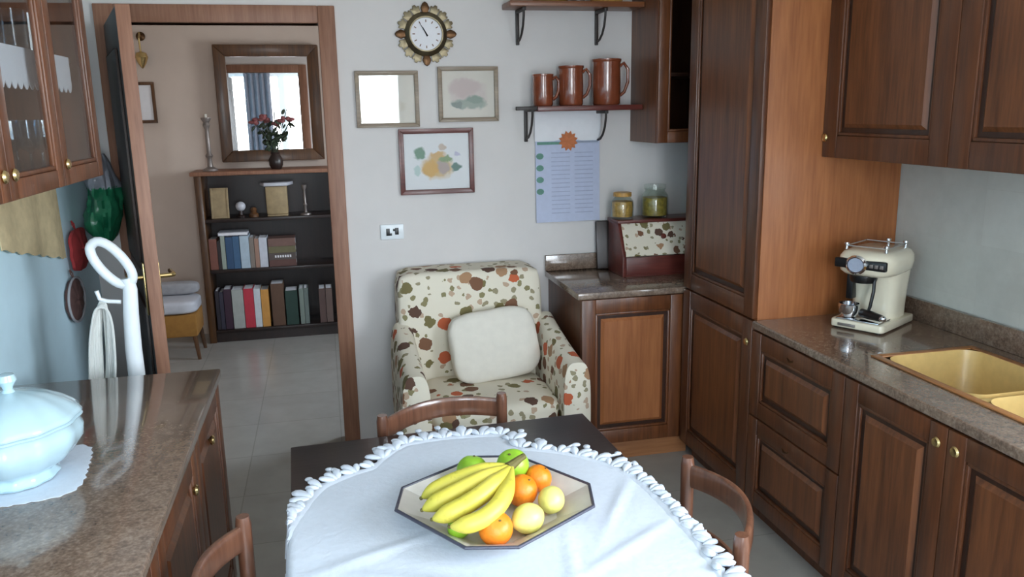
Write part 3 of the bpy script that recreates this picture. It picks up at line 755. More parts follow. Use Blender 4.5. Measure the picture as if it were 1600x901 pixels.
def bracket(parent, x, z):
    b = MB().box(x-.009, x+.009, YB-.012, YB-.001, z-.165, z, .003).box(x-.009, x+.009, YB-.155, YB-.012, z-.016, z, .003)
    pts = [(x, YB-.012, z-.15)]+[(x, YB-.012-.13*math.sin(a), z-.15+.137*(1-math.cos(a))) for a in (.35, .7, 1.05, 1.4)]+[(x, YB-.143, z-.012)]
    b.tube(pts, .006, 8)
    return b.build('bracket', 'iron', parent, world=True)
s1 = thing('wall_shelf', 'upper brown wooden wall shelf on iron brackets', 'shelf', (1.28, YB, 2.19))
MB().box(.90, gx0-.003, YB-.18, YB-.001, 2.172, 2.198, .004).build('board', 'shelf_wood', s1, world=True)
bracket(s1, .975, 2.172); bracket(s1, 1.385, 2.172)
s2 = thing('wall_shelf', 'lower brown wooden wall shelf carrying three jugs', 'shelf', (1.28, YB, 1.71))
MB().box(1.03, gx0-.003, YB-.18, YB-.001, 1.685, 1.711, .004).build('board', 'frame_red', s2, world=True)
bracket(s2, 1.012, 1.70); bracket(s2, 1.392, 1.685)
MB().box(.925, 1.03, YB-.17, YB-.15, 1.692, 1.71, .003).build('rail_end', 'iron', s2, world=True)

def jug(label, x, r, h):
    t = thing('jug', label, 'jug', (x, 3.985, 1.7115), 0, 'brown glazed jugs on the lower shelf')
    MB().lathe([(0, 0), (r*.92, 0), (r, .008), (r*1.02, h*.5), (r*.98, h*.85), (r*1.03, h), (r*.95, h), (r*.9, h*.85), (r*.93, .012), (0, .012)], n=30).build('body', 'terracotta', t)
    MB().tube([(r*.98, 0, h*.84), (r*1.3, 0, h*.92), (r*1.62, 0, h*.78), (r*1.62, 0, h*.5), (r*1.35, 0, h*.28), (r*1.0, 0, h*.2)], [.009, .008, .008, .008, .008, .009], 10).build('handle', 'terracotta', t)
    MB().lathe([(r*1.0, h*.93), (r*1.05, h*.95), (r*1.06, h*1.0), (r*.96, h*1.01)], n=30).build('rim_band', 'terracotta', t)
jug('smallest of the three brown glazed jugs, standing left on the shelf', 1.078, .050, .152)
jug('middle sized brown glazed jug between two others', 1.222, .061, .19)
jug('largest brown glazed jug, next to the glazed wall cabinet', 1.408, .070, .222)
def pot(label, x, r, h, mat):
    t = thing('storage_jar', label, 'jar', (x, 3.985, 2.1985), 0, 'jars on the upper shelf')
    MB().lathe([(0, 0), (r*.9, 0), (r, .01), (r, h*.8), (r*.85, h*.9), (r*.85, h*.93), (0, h*.93)], n=26).build('body', mat, t)
    MB().lathe([(r*.88, h*.93), (r*.9, h), (0, h*1.02)], n=26).build('lid', 'shelf_wood', t)
pot('olive brown storage jar at the left of the upper shelf', 1.12, .085, .19, 'olive')
pot('small grey storage jar between two larger ones on the upper shelf', 1.262, .03, .12, 'pewter')
pot('amber storage jar at the right of the upper shelf', 1.405, .08, .2, 'pasta')

# bread bin, jars, board ------------------------------------------------
bb = thing('bread_bin', 'wooden bread bin with floral front panel on the back counter', 'bread bin', (1.66, 3.88, .8625))
side = [(-.10, 0), (.12, 0), (.12, .262), (-.02, .262), (-.10, .10)]
for s in (-.23, .212): MB().prism(side, s, s+.018, 'yz', .002).build('side_panel', 'frame_red', bb)
MB().box(-.212, .212, .105, .12, .0, .262).box(-.212, .212, -.10, .105, 0, .015).build('back_panel', 'frame_red', bb, smooth=False)
MB().box(-.235, .235, -.035, .125, .262, .278, .003).build('top_board', 'frame_red', bb)
MB().box(-.212, .212, -.104, -.086, .012, .10, .003).build('front_board', 'frame_red', bb)
fp = MB(); fp.grid(lambda u, v: (-.212+.424*u, -.098+.08*v, .105+.155*v), 2, 2); fp.thick(.012); fp.build('flap', m_floral('floral_panel', 13), bb, smooth=False)
MB().lathe([(0, 0), (.012, 0), (.014, .012), (0, .016)], n=14, mat=Matrix.Translation((0, -.058, .19)) @ Matrix.Rotation(math.radians(63), 4, 'X')).build('knob', 'frame_red', bb)
brd = thing('cutting_board', 'dark wooden board leaning on the wall behind the bread bin', 'cutting board', (1.56, YB-.055, .8625))
X = Matrix.Rotation(math.radians(-7), 4, 'X')
MB().box(-.185, .2, -.018, 0, 0, .255, .008).build('board', 'bookcase', brd, xf=X)
def jar(label, x, y, r, h, fill, mat, lidm):
    t = thing('preserve_jar', label, 'jar', (x, y, .8625+.2785), 0, 'jars on the bread bin')
    MB().lathe([(0, 0), (r*.9, 0), (r, .012), (r*1.02, h*.5), (r*.95, h*.68), (r*.72, h*.8), (r*.74, h*.86), (r*.70, h*.86), (r*.68, h*.8), (r*.9, h*.67), (r*.96, h*.5), (r*.93, .014), (0, .008)], n=28).build('glass_body', 'jar_glass', t)
    MB().lathe([(0, .009), (r*.88, .012), (r*.91, h*.3), (r*.9, h*fill), (0, h*fill)], n=24).build('contents', mat, t)
    MB().lathe([(r*.76, h*.84), (r*.8, h*.85), (r*.8, h*.99), (r*.7, h), (0, h)], n=24).build('lid', lidm, t)
jar('smaller jar of golden preserve on the left of the bread bin', 1.478, 3.925, .058, .135, .66, 'pasta', 'pasta')
jar('larger jar of olive preserve with glass lid on the bread bin', 1.655, 3.925, .070, .17, .6, 'olive', 'jar_glass')

# ------------------------------------------------------------------ coffee machine
cm = thing('coffee_machine', 'cream retro espresso machine with chrome gauge on the granite worktop', 'coffee machine', (2.005, 2.645, .863), math.radians(-60)); cm.scale = (1.10, 1.08, 1.0)
# local: front faces -y, width along x
MB().prism([(-.085, -.105), (.085, -.105), (.092, -.09), (.092, .155), (-.092, .155), (-.092, -.09)], .004, .034, 'xy', .006).build('base', 'cream', cm)
MB().box(-.074, .074, -.098, .0, .034, .040, .002).build('drip_tray', 'chrome', cm)
MB().box(-.06, .0, -.112, -.105, .013, .023, .001).build('badge', 'pewter', cm)
for sx in (-1, 1):
    for sy in (-.085, .11): MB().lathe([(0, 0), (.010, 0), (.010, .005), (0, .005)], (sx*.07, sy, 0), 12).build('foot', 'black', cm)
col = MB()
def colfn(u, v):
    a = 2*PI*u; k = 1/((abs(math.cos(a))**4+abs(math.sin(a))**4)**.25)
    w = .076+.012*v**2; d0 = .062+.02*v**2
    return (w*k*math.cos(a), .075+d0*1.15*k*math.sin(a)-.012*v**2, .034+.20*v)
col.grid(colfn, 40, 10, True); col.build('column', 'cream', cm)
hd = MB()
prf = [(0, .205), (.06, .205), (.085, .208), (.096, .222), (.1, .25), (.098, .275), (.088, .292), (.07, .30), (0, .302)]
tmp = bmesh.new(); rings = []
for r_, z in prf:
    rings.append([tmp.verts.new((0, 0, z))] if r_ == 0 else [tmp.verts.new((r_/.1*.098*math.copysign(abs(math.cos(2*PI*i/48))**.55, math.cos(2*PI*i/48)), .03+r_/.1*.138*math.copysign(abs(math.sin(2*PI*i/48))**.55, math.sin(2*PI*i/48)), z)) for i in range(48)])
for A, B in zip(rings, rings[1:]):
    for i in range(48):
        j = (i+1) % 48
        if len(A) == 1: tmp.faces.new((A[0], B[i], B[j]))
        elif len(B) == 1: tmp.faces.new((A[i], A[j], B[0]))
        else: tmp.faces.new((A[i], A[j], B[j], B[i]))
bmesh.ops.recalc_face_normals(tmp, faces=tmp.faces)
hd.add(tmp); hd.build('head', 'cream', cm, angle=50)
MB().box(-.088, .088, -.1085, -.09, .235, .272, .006).build('control_panel', 'black', cm)
ga = MB().lathe([(0, 0), (.034, 0), (.036, .012), (.03, .018), (.028, .015), (0, .015)], n=28, mat=Matrix.Translation((-.008, -.105, .253)) @ R90).build('gauge', 'chrome', cm)
MB().lathe([(0, .0155), (.026, .0155), (.026, .017), (0, .017)], n=24, mat=Matrix.Translation((-.008, -.105, .253)) @ R90).build('gauge_dial', 'grey_print', ga)
for k in range(3): MB().box(.034+.017*k, .046+.017*k, -.112, -.107, .246, .26, .001).build('switch', 'pewter', cm)
MB().lathe([(0, .178), (.04, .178), (.045, .19), (.045, .206), (0, .206)], (-.01, -.045, 0), 24).build('brew_head', 'black', cm)
pf = MB().lathe([(.0, .06), (.024, .06), (.034, .078), (.036, .108), (.033, .11), (.031, .08), (0, .07)], (-.045, -.062, -.018), 22).build('cup', 'chrome', cm)
MB().tube([(.0, -.06, .062), (.035, -.075, .062), (.082, -.096, .062)], [.016, .017, .013], 12).build('portafilter_handle', 'black', cm)
MB().ball((.086, -.098, .062), .012).build('handle_cap', 'chrome', cm)
MB().tube([(.03, -.05, .2), (.034, -.06, .15), (.028, -.065, .09), (.024, -.066, .075)], [.006, .006, .006, .005], 8).build('steam_wand', 'black', cm)
MB().box(-.075, -.052, -.03, .01, .10, .206, .003).build('group_bracket', 'black', cm)
for sx, sy in ((-.07, -.06), (.065, -.06), (.065, .10), (.0, .115)):
    MB().lathe([(.006, .298), (.006, .312), (.009, .316), (.009, .324), (0, .326)], (sx, sy, 0), 12).build('cup_rail_post', 'chrome', cm)
MB().tube([(-.07, -.06, .312), (.065, -.06, .312), (.065, .10, .312), (-.07, .10, .312)], .003, 6, closed=True).build('cup_rail', 'chrome', cm)

# ------------------------------------------------------------------ armchair and cushion
ac = thing('armchair', 'floral armchair against the white wall beside the back counter', 'armchair', (.68, 3.66, 0))
def soft(x0, x1, y0, y1, z0, z1, r=.05, lvl=2, puff=0):
    b = MB().box(x0, x1, y0, y1, z0, z1, r, 4); return b
soft(-.36, .36, -.33, .30, .10, .28, .03).build('base', 'floral', ac)
bk = MB(); 
tmp = bmesh.new(); bmesh.ops.create_cube(tmp, size=1); bmesh.ops.subdivide_edges(tmp, edges=tmp.edges[:], cuts=9, use_grid_fill=True)
def superbox(mb, x0, x1, y0, y1, z0, z1, p=5, slant=0, puff=0, cuts=11, ns=.0):
    tmp = bmesh.new(); bmesh.ops.create_cube(tmp, size=2); bmesh.ops.subdivide_edges(tmp, edges=tmp.edges[:], cuts=cuts, use_grid_fill=True)
    for v in tmp.verts:
        a = v.co.copy(); m_ = max(abs(a.x), abs(a.y), abs(a.z)); n_ = (abs(a.x)**p+abs(a.y)**p+abs(a.z)**p)**(1/p)
        q = a*(m_/n_)
        q *= (1+ns*noise.noise(a*2.3+Vector((x0, y0, z0))*9))
        v.co = Vector(((x0+x1)/2+q.x*(x1-x0)/2, (y0+y1)/2+q.y*(y1-y0)/2+slant*(q.z+1)/2, (z0+z1)/2+q.z*(z1-z0)/2))
    bmesh.ops.recalc_face_normals(tmp, faces=tmp.faces)
    mb.add(tmp); return mb
tmp.free()
superbox(MB(), -.375, .34, .12, .35, .14, .935, 14, .045, ns=.008).build('backrest', 'floral', ac, angle=70)
superbox(MB(), -.30, .30, -.36, .16, .27, .43, 6, ns=.02).build('seat_cushion', 'floral', ac, angle=70)
for s, nm in ((-1, 'left'), (1, 'right')):
    a = MB()
    def afn(u, v, s=s):
        ang = 2*PI*u
        y = -.37+.56*v
        top = .60+.10*v**1.5
        c_, sn = math.cos(ang), math.sin(ang)
        rx, p = .062, .55
        x = s*.358+rx*math.copysign(abs(c_)**p, c_)
        zc, hz = (.11+top)/2, (top-.11)/2
        z = zc+hz*math.copysign(abs(sn)**p, sn)
        return (x, y, z)
    a.grid(afn, 40, 14, True)
    # close both ends with puffed caps
    for v0, dy in ((0, -.02), (1, .01)):
        rings = []
        for k in range(5):
            sc_ = 1-k/4
            rg = []
            for i in range(40):
                x, y, z = afn(i/40, v0); zc = (.11+(.60 if v0 == 0 else .70))/2
                rg.append(a.bm.verts.new((s*.358+(x-s*.358)*sc_, y+dy*(1-sc_**2), zc+(z-zc)*sc_)) if sc_ > 0 else None)
            if sc_ == 0:
                c0_ = a.bm.verts.new((s*.358, afn(0, v0)[1]+dy, zc))
                for i in range(40): a.bm.faces.new((rings[-1][i], rings[-1][(i+1) % 40], c0_))
            else:
                if rings:
                    for i in range(40): a.bm.faces.new((rings[-1][i], rings[-1][(i+1) % 40], rg[(i+1) % 40], rg[i]))
                rings.append(rg)
    bmesh.ops.remove_doubles(a.bm, verts=a.bm.verts, dist=1e-5); bmesh.ops.recalc_face_normals(a.bm, faces=a.bm.faces)
    a.build('arm', 'floral', ac, angle=60)
for sx in (-.31, .31):
    for sy in (-.27, .25): MB().lathe([(0, 0), (.018, 0), (.026, .10), (0, .10)], (sx, sy, 0), 14).build('foot', 'bookcase', ac)
cu = superbox(MB(), -.215, .215, -.055, .055, -.17, .17, 4.6, ns=.03).build('cushion', 'cushion', angle=80)
cu.location = (.745, 3.70, .592); cu.rotation_euler = (math.radians(-16), math.radians(-5), math.radians(4))
tag(cu, 'cream cushion leaning on the back of the floral armchair', 'cushion')

# ------------------------------------------------------------------ table, chairs, cloth
TX0, TX1, TYA, TYB, TZ = -.125, .785, 1.02, 2.345, .74
tb = thing('dining_table', 'dark espresso dining table in the middle of the kitchen', 'table', ((TX0+TX1)/2, (TYA+TYB)/2, 0), math.radians(2.0))
w2, l2 = (TX1-TX0)/2, (TYB-TYA)/2
MB().box(-w2, w2, -l2, l2, TZ-.03, TZ, .004).build('tabletop', 'table', tb)
MB().box(-w2+.05, w2-.05, -l2+.05, -l2+.07, TZ-.11, TZ-.03).box(-w2+.05, w2-.05, l2-.07, l2-.05, TZ-.11, TZ-.03).box(-w2+.05, -w2+.07, -l2+.07, l2-.07, TZ-.11, TZ-.03).box(w2-.07, w2-.05, -l2+.07, l2-.07, TZ-.11, TZ-.03).build('apron', 'table', tb, smooth=False)
for sx in (-1, 1):
    for sy in (-1, 1):
        tmp = bmesh.new(); bmesh.ops.create_cube(tmp, size=1)
        for v in tmp.verts:
            k = .03 if v.co.z > 0 else .02
            v.co = Vector((sx*(w2-.045)+math.copysign(k, v.co.x), sy*(l2-.045)+math.copysign(k, v.co.y), (TZ-.03) if v.co.z > 0 else 0))
        lg_ = MB(); lg_.add(tmp); lg_.build('leg', 'table', tb, smooth=False)

def make_chair(label, loc, rz):
    """local: sitter faces -y, backrest at +y (origin on the floor under the backrest)"""
    t = thing('dining_chair', label, 'chair', loc, rz, 'wooden chairs around the dining table')
    hw = .205
    for s in (-1, 1):
        MB().tube([(s*(hw-.01), .035, 0), (s*(hw-.005), .005, .25), (s*hw, 0, .45), (s*hw, .0, .62), (s*hw, .0, .765), (s*hw, .0, .785)], [.015, .018, .019, .018, .0185, .015], 12).build('rear_leg', 'chair', t)
        MB().tube([(s*(hw-.03), -.40, 0), (s*(hw-.02), -.385, .25), (s*(hw-.015), -.375, .432)], [.014, .018, .02], 12).build('front_leg', 'chair', t)
    def rail(z0, z1, bow, th):
        b = MB()
        def fn(u, v):
            a = 2*PI*v; x = -hw+2*hw*u; y = bow*(1-(2*u-1)**2)
            return (x, y+th*.5*math.copysign(abs(math.cos(a))**.6, math.cos(a)), (z0+z1)/2+(z1-z0)/2*math.copysign(abs(math.sin(a))**.6, math.sin(a))+.012*(1-(2*u-1)**2))
        b.grid(fn, 20, 16); return b
    rail(.70, .765, .075, .022).build('top_rail', 'chair', t)
    rail(.565, .60, .06, .016).build('middle_rail', 'chair', t)
    st = MB()
    poly = [(-hw+.005, -.005), (hw-.005, -.005), (hw+.005, -.40), (hw-.03, -.42), (-hw+.03, -.42), (-hw-.005, -.40)]
    st.prism(poly, .432, .455, 'xy', .006).build('seat', 'chair', t)
    MB().tube([(-hw+.02, -.39, .2), (0, -.39, .2), (hw-.02, -.39, .2)], .009, 8).build('stretcher', 'chair', t)
    for s in (-1, 1): MB().tube([(s*(hw-.02), -.385, .16), (s*(hw-.008), .012, .16)], .009, 8).build('stretcher', 'chair', t)
    return t
make_chair('wooden chair at the far end of the table, before the armchair', (.325, 2.445, 0), math.radians(14))
make_chair('wooden chair at the right of the table, facing the drawers side', (.868, 1.668, 0), math.radians(-98.6))
make_chair('wooden chair squeezed between the table and the left cabinets', (-.237, 1.63, 0), math.radians(90))

# crocheted cloth
outline = [(-.149, 1.783), (-.109, 1.915), (-.063, 2.029), (.074, 2.112), (.177, 2.25), (.312, 2.265), (.47, 2.245), (.504, 2.13), (.595, 2.082), (.697, 1.987), (.75, 1.866), (.765, 1.748), (.765, 1.63), (.762, 1.46), (.74, 1.3), (.64, 1.2), (.33, 1.16), (.02, 1.2), (-.11, 1.32), (-.15, 1.5), (-.16, 1.65)]
cc = Vector((.32, 1.72))
ang = sorted([(math.atan2(y-cc.y, x-cc.x) % (2*PI), math.hypot(x-cc.x, y-cc.y)) for x, y in outline])
def rad(a):
    a %= 2*PI
    for i in range(len(ang)):
        a0, r0 = ang[i]; a1, r1 = ang[(i+1) % len(ang)]
        if i == len(ang)-1: a1 += 2*PI
        aa = a if a >= a0 else a+2*PI
        if a0 <= aa <= a1: return r0+(r1-r0)*(aa-a0)/(a1-a0)
    return ang[0][1]
tr = math.radians(2.0); tcx, tcy = (TX0+TX1)/2, (TYA+TYB)/2
def drape(x, y, z):
    """bend what lies past the table's edge downwards"""
    u = (x-tcx)*math.cos(tr)+(y-tcy)*math.sin(tr); v = -(x-tcx)*math.sin(tr)+(y-tcy)*math.cos(tr)
    ox = max(0, abs(u)-w2-.004); oy = max(0, abs(v)-l2-.004); dr = ox+oy
    if ox > 0: u = math.copysign(w2+.007+ox*.12, u)
    if oy > 0: v = math.copysign(l2+.007+oy*.12, v)
    return (tcx+u*math.cos(tr)-v*math.sin(tr), tcy+u*math.sin(tr)+v*math.cos(tr), z-dr*.97)
def creases(x, y):
    z = 0
    for px, py, dx, dy, am, wd in ((.62, 1.55, .8, .5, .006, .012), (.2, 1.5, .7, -.3, .006, .014), (.45, 1.45, .2, .9, .005, .012), (.05, 1.65, .9, .35, .005, .016), (.66, 1.75, .5, .8, .005, .012), (.33, 1.35, 1, .1, .006, .014)):
        L = math.hypot(dx, dy); d = abs((x-px)*dy-(y-py)*dx)/L; s = abs((x-px)*dx+(y-py)*dy)/L
        z += am*math.exp(-(d/wd)**2)*math.exp(-(s/.18)**2)
    return z+.0015*(noise.noise(Vector((x*9, y*9, 0)))+1)
cl = MB()
def clfn(u, v):
    a = 2*PI*u; r = rad(a)*v*.985
    x, y = cc.x+r*math.cos(a), cc.y+r*math.sin(a)
    return drape(x, y, TZ+.0045+creases(x, y)*(1 if v < .97 else .3))
cl.grid(clfn, 160, 50, True); cl.thick(-.0015)
cloth = cl.build('tablecloth', 'lace', angle=80); tag(cloth, 'white cotton cloth with crocheted edge on the dark table', 'tablecloth')
ed = MB()
ed.grid(lambda u, v: (lambda a, q: drape(cc.x+q*math.cos(a), cc.y+q*math.sin(a), TZ+.0045+.0035*math.sin(PI*v)))(2*PI*u, rad(2*PI*u)-.022+v*(.026+.007*math.sin(2*PI*u*60))), 240, 4, True); ed.thick(-.002)
per = [(cc.x+rad(2*PI*i/720)*math.cos(2*PI*i/720), cc.y+rad(2*PI*i/720)*math.sin(2*PI*i/720), 2*PI*i/720) for i in range(720)]
def lobe(cx, cy, yaw, L, W, h, lift):
    tmp = bmesh.new(); bmesh.ops.create_uvsphere(tmp, u_segments=10, v_segments=6, radius=1)
    for v in tmp.verts:
        x, y, z = v.co.x*L, v.co.y*W*(1+.35*v.co.x), v.co.z*h+h*.8+lift*(v.co.x+1)*.5
        v.co = Vector(drape(cx+(x+L*.8)*math.cos(yaw)-y*math.sin(yaw), cy+(x+L*.8)*math.sin(yaw)+y*math.cos(yaw), TZ+.004+max(z, -.0005)))
    ed.add(tmp)
acc = 1; last = per[0]
for p in per:
    acc += math.hypot(p[0]-last[0], p[1]-last[1]); last = p
    if acc < .056: continue
    acc = 0
    a0 = p[2]+random.uniform(-.25, .25); px_, py_ = p[0]-.006*math.cos(p[2]), p[1]-.006*math.sin(p[2])
    for q in (-1, 0, 1):
        if random.random() < .06: continue
        yaw = a0+q*.72+random.uniform(-.15, .15)
        L = (.036 if q == 0 else .028)*random.uniform(.75, 1.2)
        lobe(px_-.018*q*math.sin(p[2])*.5, py_+.018*q*math.cos(p[2])*.5, yaw, L*.8, L*.40, .007, random.uniform(0, .008))
    if random.random() < .7:
        yaw = a0+random.uniform(-.6, .6); d = random.uniform(.050, .068)
        ed.tube([drape(px_+d*s_*math.cos(yaw), py_+d*s_*math.sin(yaw), TZ+.008) for s_ in (.2, .6, 1.1)], .0035, 6)
        lobe(px_+d*math.cos(yaw), py_+d*math.sin(yaw), yaw+random.uniform(-.5, .5), random.uniform(.011, .016), .010, .005, 0)
ed.build('crochet_edging', 'lace', cloth)

# tray ------------------------------------------------------------------
ty = thing('fruit_tray', 'grey cut-corner tray with dark rim holding the fruit', 'tray', (.350, 1.762, TZ+.0105), math.radians(32))
def octo(a, b, c): return [(a, -b+c), (a, b-c), (a-c, b), (-a+c, b), (-a, b-c), (-a, -b+c), (-a+c, -b), (a-c, -b)]
ha, hb = .208, .205
def loft(mb, rings):
    V = [[mb.bm.verts.new((x, y, z)) for x, y in pl_] for pl_, z in rings]
    for A, B in zip(V, V[1:]):
        for i in range(len(A)): mb.bm.faces.new((A[i], A[(i+1) % len(A)], B[(i+1) % len(A)], B[i]))
    return V
b = MB()
V = loft(b, [(octo(ha-.072, hb-.072, .060), 0), (octo(ha-.002, hb-.002, .080), .040), (octo(ha-.008, hb-.008, .078), .042), (octo(ha-.074, hb-.074, .059), .006)])
b.bm.faces.new(V[0][::-1]); b.bm.faces.new(V[-1]); bmesh.ops.recalc_face_normals(b.bm, faces=b.bm.faces)
b.build('dish', 'tray', ty, smooth=False)
b = MB(); o8 = octo(ha-.004, hb-.004, .079)
b.tube([(x, y, .042) for x, y in o8], .0042, 8, closed=True).build('rim', 'tray_rim', ty)

def fruit(name, cat, label, mat, c, r, sx=1, sy=1, sz=1, rot=(0, 0, 0), group=None, nub=0):
    t = thing(name, label, cat, c, 0, group)
    tmp = bmesh.new(); bmesh.ops.create_uvsphere(tmp, u_segments=28, v_segments=18, radius=r)
    for v in tmp.verts:
        d = v.co.normalized(); k = 1+.015*noise.noise(d*2+Vector(c)*10)
        if nub: k += nub*max(0, abs(d.x)-.86)/.14
        else: k -= .08*max(0, d.z-.86)/.14
        v.co = Vector((v.co.x*sx*k, v.co.y*sy*k, v.co.z*sz*k))
    m = MB(); m.add(tmp, Euler(rot).to_matrix().to_4x4()); m.build('flesh', mat, t)
    tip = Euler(rot).to_matrix() @ (Vector((r*sx*(1+nub), 0, 0)) if nub else Vector((0, 0, r*sz*.93)))
    MB().ball(tip, r*.09, 1, 1, .6, 10, 8).build('stem', 'stem', t)
    return t
z0 = TZ+.018
fruit('green_apple', 'fruit', 'large green apple on top beside the banana stem', 'green_fruit', (.414, 1.850, z0+.070), .041, rot=(.3, -.3, 0))
fruit('green_apple', 'fruit', 'green apple behind the bananas', 'green_fruit', (.318, 1.895, z0+.046), .040, rot=(-.2, .2, 0))
fruit('orange', 'fruit', 'orange at the front of the tray', 'orange', (.318, 1.605, z0+.040), .0385, rot=(.6, .2, 0))
fruit('orange', 'fruit', 'orange just under the large green apple', 'orange', (.415, 1.762, z0+.043), .039, rot=(.3, .5, 0))
fruit('orange', 'fruit', 'small orange deepest among the fruit by the tray back edge', 'orange', (.472, 1.822, z0+.040), .034, rot=(.1, .6, 0))
fruit('lemon', 'fruit', 'pale lemon nearest the front orange', 'lemon', (.400, 1.640, z0+.035), .034, 1.16, 1, 1, (.1, 0, .5), nub=.12)
fruit('lemon', 'fruit', 'pale lemon at the right corner of the tray', 'lemon', (.476, 1.715, z0+.034), .032, 1.15, 1, 1, (0, .1, 1.2), nub=.1)
fruit('lime', 'fruit', 'small green lime under the lowest banana', 'green_fruit', (.245, 1.655, z0+.028), .026, 1.15, 1, 1, (0, 0, .8), nub=.08)
bn = thing('banana_bunch', 'bunch of yellow bananas lying across the tray', 'bananas', (0, 0, 0))
stem = Vector((.392, 1.762, z0+.112))
for k, (tip, mid, r_) in enumerate((((.172, 1.755, z0+.058), (.274, 1.762, z0+.096), .0225), ((.168, 1.708, z0+.052), (.272, 1.712, z0+.093), .024), ((.184, 1.655, z0+.054), (.288, 1.658, z0+.092), .025), ((.216, 1.606, z0+.058), (.318, 1.612, z0+.082), .0235))):
    tip, mid = Vector(tip), Vector(mid)
    pts, rr = [], []
    for i in range(19):
        s = i/18
        p = stem*(1-s)**2+(mid*2-(stem+tip)*.5)*2*s*(1-s)+tip*s*s
        pts.append(p)
        rr.append(.006+.002*0 if s < .04 else r_*(min(1, (s-.0)/.28)**.8*.9+.1)*(1 if s < .82 else max(.16, 1-((s-.82)/.18)**1.8*.86)))
    b = MB().tube(pts, rr, 7); bo = b.build('banana', 'banana', bn, angle=70)
    bo.modifiers.new('s', 'SUBSURF').levels = 1; bo.modifiers['s'].render_levels = 1
    MB().ball(tip, .0045).build('tip', 'stem', bo)
MB().tube([stem+Vector((-.012, -.008, -.002)), stem, stem+Vector((.022, .012, .008)), stem+Vector((.035, .02, .010))], [.013, .012, .009, .008], 10).build('crown', 'stem', bn)

# ------------------------------------------------------------------ hall: bookcase, books, mirror, ornaments
BXL, BXR, BYF, BYK, BZT = -.925, .30, 6.30, YH-.004, 1.29
bk = thing('bookcase', 'dark wooden bookcase in the hall under the mirror', 'bookcase', ((BXL+BXR)/2, 6.45, 0))
MB().box(BXL, BXL+.05, BYF, BYK, .0, BZT-.03, .003).build('side_panel', 'walnut', bk, world=True)
MB().box(BXR-.05, BXR, BYF, BYK, .0, BZT-.03, .003).build('side_panel', 'walnut', bk, world=True)
MB().box(BXL-.025, BXR+.025, BYF-.02, BYK, BZT-.03, BZT, .006).build('top', 'casing', bk, world=True)
MB().box(BXL+.05, BXR-.05, BYK-.012, BYK, .04, BZT-.03).build('back_panel', 'bookcase', bk, world=True, smooth=False)
for z in (.915, .535): MB().box(BXL+.05, BXR-.05, BYF+.01, BYK-.012, z, z+.025, .002).build('shelf', 'bookcase', bk, world=True)
MB().box(BXL+.05, BXR-.05, BYF+.01, BYK-.012, .07, .095, .002).box(BXL+.05, BXR-.05, BYF+.02, BYF+.035, 0, .07).build('plinth', 'bookcase', bk, world=True)
BM = {}
def book(x0, x1, zb, h, col, label, lean=0, depth=.17, group='books on the middle shelf', flat=False, y=None):
    key = tuple(col)
    if key not in BM: BM[key] = book_mat('%02d' % len(BM), col)
    yf = (BYF+.03) if y is None else y
    w = x1-x0
    t = thing('book', label, 'book', (x0, yf, zb+.0005), 0, group)
    c = MB()
    c.box(0, .003, 0, depth, 0, h).box(w-.003, w, 0, depth, 0, h).box(0.003, w-.003, 0, .004, 0, h)
    X = Matrix.Rotation(math.radians(lean), 4, 'Y')
    c.build('cover', BM[key], t, smooth=False, xf=X)
    MB().box(.003, w-.003, .004, depth-.004, .003, h-.003).build('pages', 'paper', t, smooth=False, xf=X)
zb = .56
for x0, x1, h, c, l in ((-.87, -.815, .23, srgb(120, 74, 62), 'thick red-brown book at the left end of the middle shelf'), (-.812, -.79, .21, srgb(42, 34, 36), 'thin black book second on the middle shelf'),
        (-.787, -.757, .25, srgb(150, 160, 150), 'pale grey-green book left of the blue ones on the middle shelf'), (-.752, -.702, .24, srgb(48, 78, 112), 'wider of two blue books on the middle shelf'), (-.700, -.655, .245, srgb(62, 96, 130), 'lighter blue book beside the wide blue book'),
        (-.650, -.585, .245, srgb(172, 190, 204), 'thick pale blue book on the middle shelf'), (-.582, -.550, .23, srgb(128, 118, 110), 'taupe book between pale blue and tan books'), (-.546, -.516, .22, srgb(158, 124, 108), 'tan book beside the white one on the middle shelf'),
        (-.513, -.456, .225, srgb(196, 200, 210), 'white book beside the flat stack on the middle shelf')):
    book(x0, x1, zb, h, c, l)
tw_ = thing('book', 'white book lying flat on top of the upright books', 'book', (-.84, BYF+.035, zb+.2515), 0, 'books on the middle shelf')
MB().box(.04, .25, 0, .16, 0, .004).box(.04, .25, 0, .16, .02, .024).box(.04, .044, 0, .16, .004, .02).build('cover', 'marble_top', tw_, smooth=False)
MB().box(.044, .247, .003, .157, .004, .02).build('pages', 'paper', tw_, smooth=False)
zz = zb
for i, (c, h, l) in enumerate(((srgb(92, 62, 56), .05, 'dark red lowest book of the flat stack on the middle shelf'), (srgb(84, 74, 70), .05, 'grey-brown book in the flat stack, with pale lettering'), (srgb(104, 98, 70), .05, 'olive book of the flat stack'), (srgb(112, 84, 76), .06, 'brown topmost book of the flat stack'))):
    t = thing('book', l, 'book', (-.448, BYF+.03, zz+.0008), 0, 'books on the middle shelf'); zz += h+.001
    m_ = book_mat('flat%d' % i, c)
    MB().box(0, .2, 0, .15, 0, .004).box(0, .2, 0, .15, h-.004, h).box(0, .2, 0, .004, .004, h-.004).build('cover', m_, t, smooth=False)
    MB().box(.003, .197, .004, .146, .004, h-.004).build('pages', 'paper', t, smooth=False)
    if i == 1:
        q = MB()
        for k in range(7): q.box(.045+.018*k, .056+.018*k, -.0012, 0, .016, .034)
        q.build('spine_lettering', 'paper', t, smooth=False)
zb = .096
